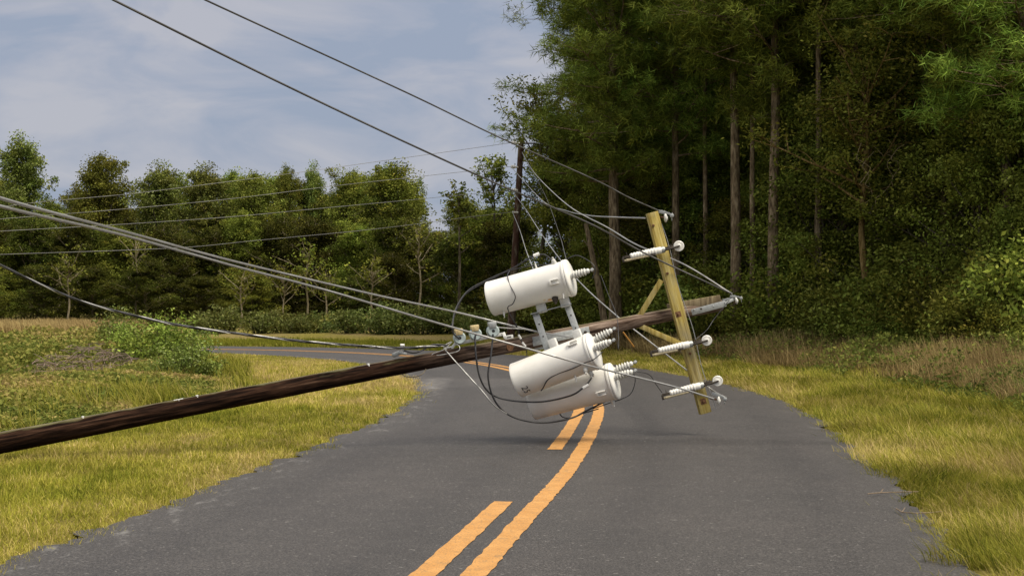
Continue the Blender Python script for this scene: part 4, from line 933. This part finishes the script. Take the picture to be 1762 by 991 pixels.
R1 = 0.206
t1 = transformer((844, 514.5), (978.5, 478.5), 16.42, 16.18, R1, 'white transformer can propped above the fallen pole on two steel straps', 't1', [(-10, 0.45, 0.1)],
                 [((0.09, 0.175, 0.70), 0.035, (0.55, 0.27, 0.05), 0.9), ((0.11, 0.165, 0.64), 0.02, (0.62, 0.40, 0.15), 0.6)])
root, mw, r, Ln, dirv, tm = t1
lifting_lug(root, r, 0, Ln - 0.13, dirv, tm); lv_bushing(root, r, 60, Ln - 0.19, dirv, steel_dark, 1.15); lv_bushing(root, r, -80, Ln - 0.11, dirv, porc_grey, 0.9)
lv_bushing(root, r, 48, Ln - 0.075, dirv, porc, 0.4); lv_bushing(root, r, -84, Ln - 0.33, dirv, porc, 0.35)
hanger(root, r, 92, Ln - 0.115, dirv, 0.11, 0.052); hanger(root, r, 92, Ln - 0.40, dirv, 0.11, 0.052)
lv_bushing(root, r, 62, 0.14, dirv, porc_grey, 0.4)
t2 = transformer((889, 654.5), (1020, 604.5), 16.18, 15.92, R1, 'white transformer can marked 25 hanging in front of the fallen pole', 't2', [(-120, 0.62, 0.15), (-15, 0.55, 0.2)])
root, mw, r, Ln, dirv, tm = t2
lifting_lug(root, r, -52, Ln - 0.15, dirv, tm); lv_bushing(root, r, 45, Ln - 0.12, dirv, porc_grey, 0.85); lv_bushing(root, r, 72, Ln - 0.10, dirv, porc_grey, 0.8); lv_bushing(root, r, 62, Ln - 0.27, dirv, porc, 0.4)
hanger(root, r, -97, Ln - 0.10, dirv, 0.10, 0.045); hanger(root, r, -97, Ln - 0.40, dirv, 0.10, 0.045)
# the painted 25
cu = bpy.data.curves.new('digits', 'FONT'); cu.body = '25'; cu.size = 0.105; cu.align_x = 'CENTER'; cu.resolution_u = 4; cu.space_character = 1.05
fo = bpy.data.objects.new('digits', cu); COL.objects.link(fo); bpy.context.view_layer.update()
me = bpy.data.meshes.new_from_object(fo.evaluated_get(bpy.context.evaluated_depsgraph_get())); bpy.data.objects.remove(fo)
bm = bmesh.new(); bm.from_mesh(me); bmesh.ops.triangulate(bm, faces=bm.faces[:]); bmesh.ops.subdivide_edges(bm, edges=bm.edges[:], cuts=1)
for v in bm.verts:
    th = 38 + math.degrees(v.co.x / r); d = dirv(th); v.co = d * (r * 0.985 + 0.0025) + Vector((0, 0, 0.075 + v.co.y))
bm.to_mesh(me); bm.free(); me.materials.clear(); me.materials.append(simple('black_stencil_paint', (0.025, 0.024, 0.022), 0.2, 30, 0.6)); me.name = 'number'; mesh_obj('number', me, root)
t3 = transformer((915, 693), (1054.5, 656), 16.48, 16.24, R1, 'lowest white transformer can slung under the others just above the road', 't3', [(-95, 0.55, 0.12), (-25, 0.5, 0.15)])
root, mw, r, Ln, dirv, tm = t3
lifting_lug(root, r, 22, Ln - 0.13, dirv, tm); lv_bushing(root, r, 84, Ln - 0.06, dirv, porc_grey, 0.75); lv_bushing(root, r, -42, Ln - 0.17, dirv, porc_grey, 0.7)

# steel cluster bracket
cb = empty('cluster_bracket', PP(965)); tag(cb, 'galvanised steel cluster bracket bolted to the pole between the transformers', 'bracket')
def lb(p): return p - cb.location
fd = -0.09
m = MB(); m.bar(lb(P(917, 587.5, dp(917) + fd)), lb(P(1014, 569, dp(1014) + fd)), (0, -1, 0), 0.10, 0.012); m.bar(lb(P(917, 592, dp(917) + fd - 0.012)), lb(P(990, 577, dp(990) + fd - 0.012)), (0, -1, 0), 0.05, 0.01); m.build('back_plate', galv, cb, bevel=0.002)
m = MB(); m.bar(lb(P(919, 600, dp(919) + 0.02)), lb(P(1000, 583, dp(1000) + 0.02)), (0, -1, 0), 0.05, 0.03); m.build('lower_rail', galv, cb, bevel=0.002)
for (x0, y0, x1, y1) in ((921, 538, 943, 604), (975, 522, 1000, 590)):
    m = MB(); a, b = lb(P(x0, y0, 16.25)), lb(P(x1, y1, 16.12)); m.bar(a, b, (0, -1, 0), 0.075, 0.014); m.bar(a + Vector((0.036, 0.02, 0)), b + Vector((0.036, 0.02, 0)), (0, -1, 0), 0.008, 0.05); o = m.build('strap', galv, cb, bevel=0.002)
    for t in (0.3, 0.62):
        m = MB(); m.lathe([(0, 0), (0.009, 0), (0.009, 0.006), (0, 0.006)], 8, a.lerp(b, t) + Vector((0, -0.008, 0)), ((1, 0, 0), (0, 0, 1), (0, -1, 0))); m.build('bolt', steel_dark, o)
m = MB(); m.bar(lb(P(913, 540.5, 16.24)), lb(P(983, 522.5, 16.2)), (0, 0, 1), 0.07, 0.012); m.build('cross_bar', galv, cb, bevel=0.002)
for x, y in ((956, 587), (1007, 573)):
    m = MB(); m.lathe([(0, 0), (0.027, 0), (0.027, 0.006), (0.016, 0.008), (0.016, 0.022), (0, 0.022)], 12, lb(P(x, y, dp(x) + fd - 0.007)), ((1, 0, 0), (0, 0, 1), (0, -1, 0))); m.build('bolt', steel_dark, cb)

# ---------------------------------------------------------------- secondary rack with three spools
rk = empty('secondary_rack', P(825, 590, 16.05)); tag(rk, 'white steel rack along the top of the fallen pole carrying three spools', 'rack')
def lr(p): return p - rk.location
m = MB(); dk = 16.06
m.bar(lr(P(783, 592, dk)), lr(P(868, 574, dk)), (0, -1, 0), 0.035, 0.03)
for pts in (((766, 601), (780, 598)), ((869, 581), (883, 578.5))):
    m.bar(lr(P(*pts[0], dk - 0.04)), lr(P(*pts[1], dk - 0.04)), (0, -1, 0), 0.042, 0.02)
m.bar(lr(P(778, 598, dk - 0.03)), lr(P(784, 590, dk)), (0, -1, 0), 0.03, 0.02); m.bar(lr(P(866, 572, dk - 0.01)), lr(P(870, 582, dk - 0.04)), (0, -1, 0), 0.035, 0.02); m.build('rail', white_paint, rk, bevel=0.003)
for x, y in ((773, 599.5), (876, 579.8)):
    m = MB(); m.bar(lr(P(x - 3.5, y + 0.6, dk - 0.051)), lr(P(x + 3.5, y - 0.6, dk - 0.051)), (0, -1, 0), 0.012, 0.002); m.build('slot', steel_dark, rk)
def spool():
    root = empty('spool_insulator'); m = MB()
    m.lathe([(0.018, 0.03), (0.018, -0.05), (0.058, -0.055), (0.070, -0.04), (0.072, -0.02), (0.058, -0.005), (0.056, 0.01), (0.070, 0.025), (0.070, 0.05), (0.018, 0.055), (0.018, 0.03)], 26, (0, 0, 0), ((1, 0, 0), (0, 0, 1), (0, 1, 0))); m.build('body', spool_grey, root)
    m = MB(); m.box((0, -0.01, 0.082), ((1, 0, 0), (0, 1, 0), (0, 0, 1)), (0.047, 0.05, 0.022)); m.box((0, -0.058, 0.066), ((1, 0, 0), (0, 1, 0), (0, 0, 1)), (0.04, 0.006, 0.03)); m.build('clip', galv, root, bevel=0.006)
    m = MB(); m.lathe([(0, 0), (0.019, 0), (0.019, 0.004), (0, 0.004)], 12, (0, -0.045, 0), ((1, 0, 0), (0, 0, 1), (0, -1, 0))); m.build('hole', black_ins, root)
    return root
sp0 = spool(); clip2 = simple('rust_stained_clip', (0.48, 0.38, 0.2), 0.3, 40, 0.6, 0.3)
for j, (x, y, lab) in enumerate(((848, 569.5, 'grey spool insulator with a clean white clip, highest on the rack'), (818, 575, 'grey spool insulator with a rusty clip, middle one of the rack'), (790.5, 581.5, 'grey spool insulator with a rusty clip, lowest one of the rack'))):
    o = sp0 if j == 0 else copy_tree(sp0); o.location = P(x, y, 16.0); o.rotation_euler = (0, -R(8), R(8)); tag(o, lab, 'spool insulator', 'spool insulators on the rack')
    if j:
        for ch in o.children:
            if ch.name.startswith('clip'): ch.data = ch.data.copy(); ch.data.materials[0] = clip2
# cable clamp riding on the pole
cc = empty('cable_clamp', P(690, 603, 15.75)); tag(cc, 'grey cable clamp fixed on top of the pole under the twisted cable', 'clamp')
m = MB(); m.bar(P(675, 612, 15.72) - cc.location, P(690, 606, 15.72) - cc.location, (0, -1, 0), 0.05, 0.05); m.bar(P(686, 607, 15.70) - cc.location, P(700, 609, 15.7) - cc.location, (0, -1, 0), 0.03, 0.05); m.build('shoe', galv, cc, bevel=0.012)
m = MB(); m.tube([P(692, 610, 15.7) - cc.location, P(692.5, 594, 15.68) - cc.location], 0.014, 8); m.tube([P(689, 594, 15.68) - cc.location, P(696, 594, 15.68) - cc.location], 0.016, 8); m.build('eye_bolt', white_paint, cc)

# ---------------------------------------------------------------- wires
def wire(name, label, pts, r, mat, cat='wire', group=None, n=6, sub=10):
    w3 = catmull([P(*p) if len(p) == 3 and not isinstance(p, Vector) else p for p in pts], sub)
    m = MB(); m.tube([tuple(v) for v in w3], r, n); o = m.build(name, mat, smooth=60)
    return tag(o, label, cat, group)
wire('power_line', 'long grey line sweeping over the sky to the tip of the fallen pole', [(-60, -130, 10.2), (190, -2, 11.2), (530, 166, 13.0), (820, 301, 15.0), (1013, 384, 16.2), (1114, 438, 16.75), (1258, 505, 17.25)], 0.0105, alu_dull)
wire('power_line', 'uppermost line crossing the sky to the upper tip of the crossarm', [(100, -118, 10.5), (352, 0, 11.8), (700, 160, 14.2), (860, 237, 15.3), (1020, 308, 16.3), (1080, 339, 16.65), (1134, 363, 16.95)], 0.0085, alu_dull)
wire('power_line', 'sagging line from the upright pole to the top of the crossarm', [FI[1], (933, 345, 40), (975, 363, 30), (1013, 371, 23), (1060, 374, 19), (1110, 375.5, 17.1)], 0.010, alu)
wire('power_line', 'pale line from the upright pole down past the upper fuse cutout to the pole tip', [(898, 262, 50.4), (919, 297, 42), (973, 350, 27), (1046, 392, 20.5), (1097, 422, 18.4), (1177, 455, 17.8), (1260, 506, 17.35)], 0.0095, alu)
wire('power_line', 'line from the upright pole running behind the transformer down to the lower crossarm tip', [FI[2], (905, 361, 42), (930, 400, 33), (962, 444, 25), (1004, 492, 20.5), (1063, 545, 18.3), (1091, 567, 17.85), (1182, 637, 17.3), (1226, 671, 17.05), (1247, 683, 16.95)], 0.0085, alu)
wire('service_line', 'slack line from the lowest bracket of the upright pole down behind the top transformer', [FI[3], (894, 395, 40), (905, 430, 30), (918, 464, 20), (925, 490, 16.9)], 0.008, alu)
wire('service_line', 'faint line hanging from the upright pole to the upper transformer lid', [(900, 268, 50.4), (935, 330, 38), (960, 395, 26), (975, 449, 17)], 0.005, alu_dull)
wire('power_line', 'upper of the two thick grey lines entering from the edge of the photo', [(-220, 262, 6.2), (0, 341, 8.0), (212, 398, 10.4), (400, 449, 12.6), (640, 506, 15.0), (780, 536, 16.0), (927, 571, 16.25), (1012, 584, 16.05), (1047, 588.5, 15.95)], 0.0115, alu)
wire('power_line', 'lower of the two thick grey lines, running on past the transformers to the crossarm', [(-220, 290, 6.4), (0, 355, 8.0), (212, 405, 10.2), (400, 457, 12.2), (560, 499, 13.6), (740, 552, 14.9), (901, 598, 15.35), (1005, 627, 15.55), (1100, 650, 16.1), (1170, 668, 16.55), (1228, 686, 16.9)], 0.0115, alu)
for (pts, lab) in (([(-60, 366), (50, 350), (212, 335), (313, 323), (500, 299), (702, 271), (880, 246)], 'topmost thin line from the upright pole over the far wood'),
                   ([(-60, 381), (0, 377), (212, 360), (400, 342), (560, 322), (722, 304), (879, 287)], 'second thin line from the upright pole before the far wood'),
                   ([(-60, 402), (0, 398), (212, 386), (400, 373), (560, 358), (730, 342), (880, 327)], 'third thin line from the upright pole before the far wood'),
                   ([(-60, 440), (0, 438), (297, 427), (440, 414), (648, 394), (813, 373), (882, 365)], 'lowest thin line from the upright pole before the far wood')):
    wire('distant_line', lab, [(x, y, 44 + 6.3 * max(0, x + 60) / 940) for x, y in pts], 0.0075, far_wire, 'wire', 'lines strung from the upright pole')
# twisted service cable
tw = [(-160, 372, 13.0), (0, 456, 13.4), (130, 515, 13.9), (240, 545, 14.3), (330, 563, 14.6), (500, 585, 15.1), (620, 595, 15.5), (692, 598.5, 15.66), (770, 594, 15.95)]
base = catmull([P(*p) for p in tw], 40); tc_ = empty('twisted_cable', base[0]); tag(tc_, 'twisted black and grey cable drooping across the field to the fallen pole', 'cable')
for s in range(3):
    pts = []; acc = 0
    for i, b in enumerate(base):
        if i: acc += np.linalg.norm(base[i] - base[i - 1])
        a = acc * 2 * math.pi / 0.62 + s * 2.094; t = base[min(i + 1, len(base) - 1)] - base[max(0, i - 1)]; t = Vector(t).normalized()
        u = Vector((0, 0, 1)); u = (u - t * u.z).normalized(); q = t.cross(u); pts.append(Vector(b) + (u * math.cos(a) + q * math.sin(a)) * 0.0115 - tc_.location)
    m = MB(); m.tube(pts, 0.0095 if s else 0.007, 6); m.build('conductor', alu if s == 0 else black_ins, tc_, smooth=60)

def jumper(label, pts, r=0.009, mat=None, cat='cable', name='jumper_cable'): return wire(name, label, pts, r, mat or black_ins, cat)
jumper('black cable looping from the middle spool under the transformers', [(817.5, 578, 15.94), (819, 612, 15.86), (826, 650, 15.85), (843, 676, 15.85), (875, 688, 15.85), (930, 691, 15.8), (980, 681, 15.78), (1002, 668, 15.8), (1016, 653, 15.86), (1020, 643, 15.93)], 0.0105)
jumper('black cable dropping from the highest spool and looping lowest of all', [(848.5, 575, 15.94), (845, 610, 15.86), (840, 650, 15.8), (852, 690, 15.8), (880, 716, 15.9), (930, 727, 16.0), (980, 720, 16.1), (1010, 706, 16.2), (1042, 690, 16.3)], 0.0105)
jumper('black cable rising from the lowest spool over the upper transformer', [(791, 583, 15.94), (780, 573, 15.92), (779, 555, 15.95), (786, 528, 16.3), (806, 500, 16.6), (840, 481, 16.68), (880, 463, 16.68), (916, 442, 16.55), (935, 438, 16.5), (948, 446, 16.4), (954, 452, 16.3)], 0.0095)
jumper('thin black cable passing over the top of the upper transformer can', [(776, 560, 16.7), (800, 508, 16.75), (850, 479, 16.74), (875, 467, 16.72), (905, 459, 16.68), (935, 456, 16.62), (958, 452, 16.5)], 0.006)
jumper('black lead snaking down the side of the upper transformer can', [(877, 466, 16.40), (873.5, 474, 16.27), (877, 489, 16.18), (885, 505, 16.12), (886.5, 513, 16.12), (882, 523, 16.15), (874.5, 527.5, 16.16), (875, 535, 16.2), (886, 556, 16.2), (894, 572, 16.2)], 0.006)
jumper('black lead across the side of the can marked 25', [(1037, 605, 15.72), (1022, 618, 15.66), (1007, 624, 15.70), (985, 634, 15.80), (960, 643, 15.86), (943, 653, 15.90), (934, 668, 15.95), (931, 672, 15.98)], 0.0065)
jumper('short black loop under the lowest transformer can', [(964.5, 709, 16.45), (964, 713, 16.4), (970, 718, 16.35), (982, 718.5, 16.3), (1000, 712, 16.3), (1030, 703, 16.3)], 0.0065)
jumper('thin lead drooping from the lowest transformer bushings to its side', [(1090, 641, 16.3), (1093, 655, 16.3), (1086, 676, 16.3), (1070, 686, 16.3), (1052, 692, 16.35), (1020, 703, 16.4)], 0.0055)
jumper('thin lead from the top transformer bushing arching back over its lid', [(973, 448, 16.4), (983, 442, 16.3), (995, 440, 16.2), (1010, 447, 16.1), (1022, 457, 16.05), (1024, 469, 16.05), (1019, 479, 16.05)], 0.0055)
jumper('wispy lead hanging from the crossarm to the bushings below', [(1060, 578, 16.2), (1064, 600, 16.2), (1064, 572, 16.4), (1060, 540, 16.7), (1046, 505, 17.2), (1034, 474, 17.6)], 0.004)
jumper('thin dark lead between the lowest bushings and the lower fuse cutout', [(1083, 640, 16.2), (1100, 640, 16.3), (1118, 645, 16.5), (1128, 660, 16.7), (1139, 675, 16.8)], 0.0045)
jumper('thin lead drooping from the pole top bracket to the brace cutout', [(1255, 516, 17.2), (1244, 530, 17.15), (1228, 550, 17.1), (1216, 568, 17.0), (1196, 585, 16.9)], 0.0045)
jumper('pale wire whip hanging from the rack into the low black loop', [(776, 588, 15.95), (764, 597, 15.9), (775, 612, 15.85), (800, 640, 15.75), (830, 673, 15.7), (850, 697, 15.7), (872, 712, 15.8)], 0.0065, alu, 'wire', 'loose_wire')
jumper('pale wire curl wound beside the rack end', [(786, 592, 15.95), (791, 597, 15.92), (788, 604, 15.9), (768, 609, 15.88), (745, 612, 15.86), (746, 608, 15.86), (764, 601, 15.88), (778, 588, 15.92)], 0.0045, alu, 'wire', 'loose_wire')
jumper('grey wire tail leaving the highest spool along the pole', [(857, 563, 15.98), (874, 564.5, 16.1), (900, 566, 16.2), (920, 570, 16.28)], 0.007, alu, 'wire', 'loose_wire')
jumper('dark wire loop hanging below the pole beside the grass', [(690, 643, 15.72), (700, 648, 15.7), (715, 648, 15.7), (727, 643, 15.72), (733, 635, 15.8)], 0.006, copper_dull, 'wire', 'loose_wire')
jumper('black cable tail looped under the twisted cable clamp', [(770, 594, 15.9), (745, 593, 15.85), (728, 602, 15.78), (712, 607, 15.72), (695, 603, 15.68)], 0.009)
jumper('dark lead with two white sleeves over the pole', [(888, 556, 16.2), (893, 576, 16.22), (899, 590, 16.2), (904, 596, 16.22), (907, 612, 16.3)], 0.005)
for (a, b, lab) in (((892, 576), (896.5, 583), 'upper white sleeve on the dark lead over the pole'), ((898.5, 589), (904.5, 596), 'lower white sleeve on the dark lead over the pole')):
    m = MB(); m.tube([P(*a, 16.19), P(*b, 16.19)], 0.013, 8); tag(m.build('wire_sleeve', white_paint), lab, 'wire sleeve')
for (a, b, d, lab) in (((918, 440.5), (928, 436.5), 16.51, 'white splice on the black cable above the upper transformer'), ((1003, 668), (1013, 662), 15.79, 'pale splice on the black cable across the lowest can')):
    m = MB(); m.tube([P(*a, d), P(*b, d)], 0.02, 8); tag(m.build('wire_splice', white_paint), lab, 'splice')
m = MB(); m.tube([P(1072, 571, 17.4), P(1091, 597, 17.4)], 0.010, 6); tag(m.build('orange_rod', orange_rod), 'thin orange rod hanging below the pole beside the braces', 'rod')
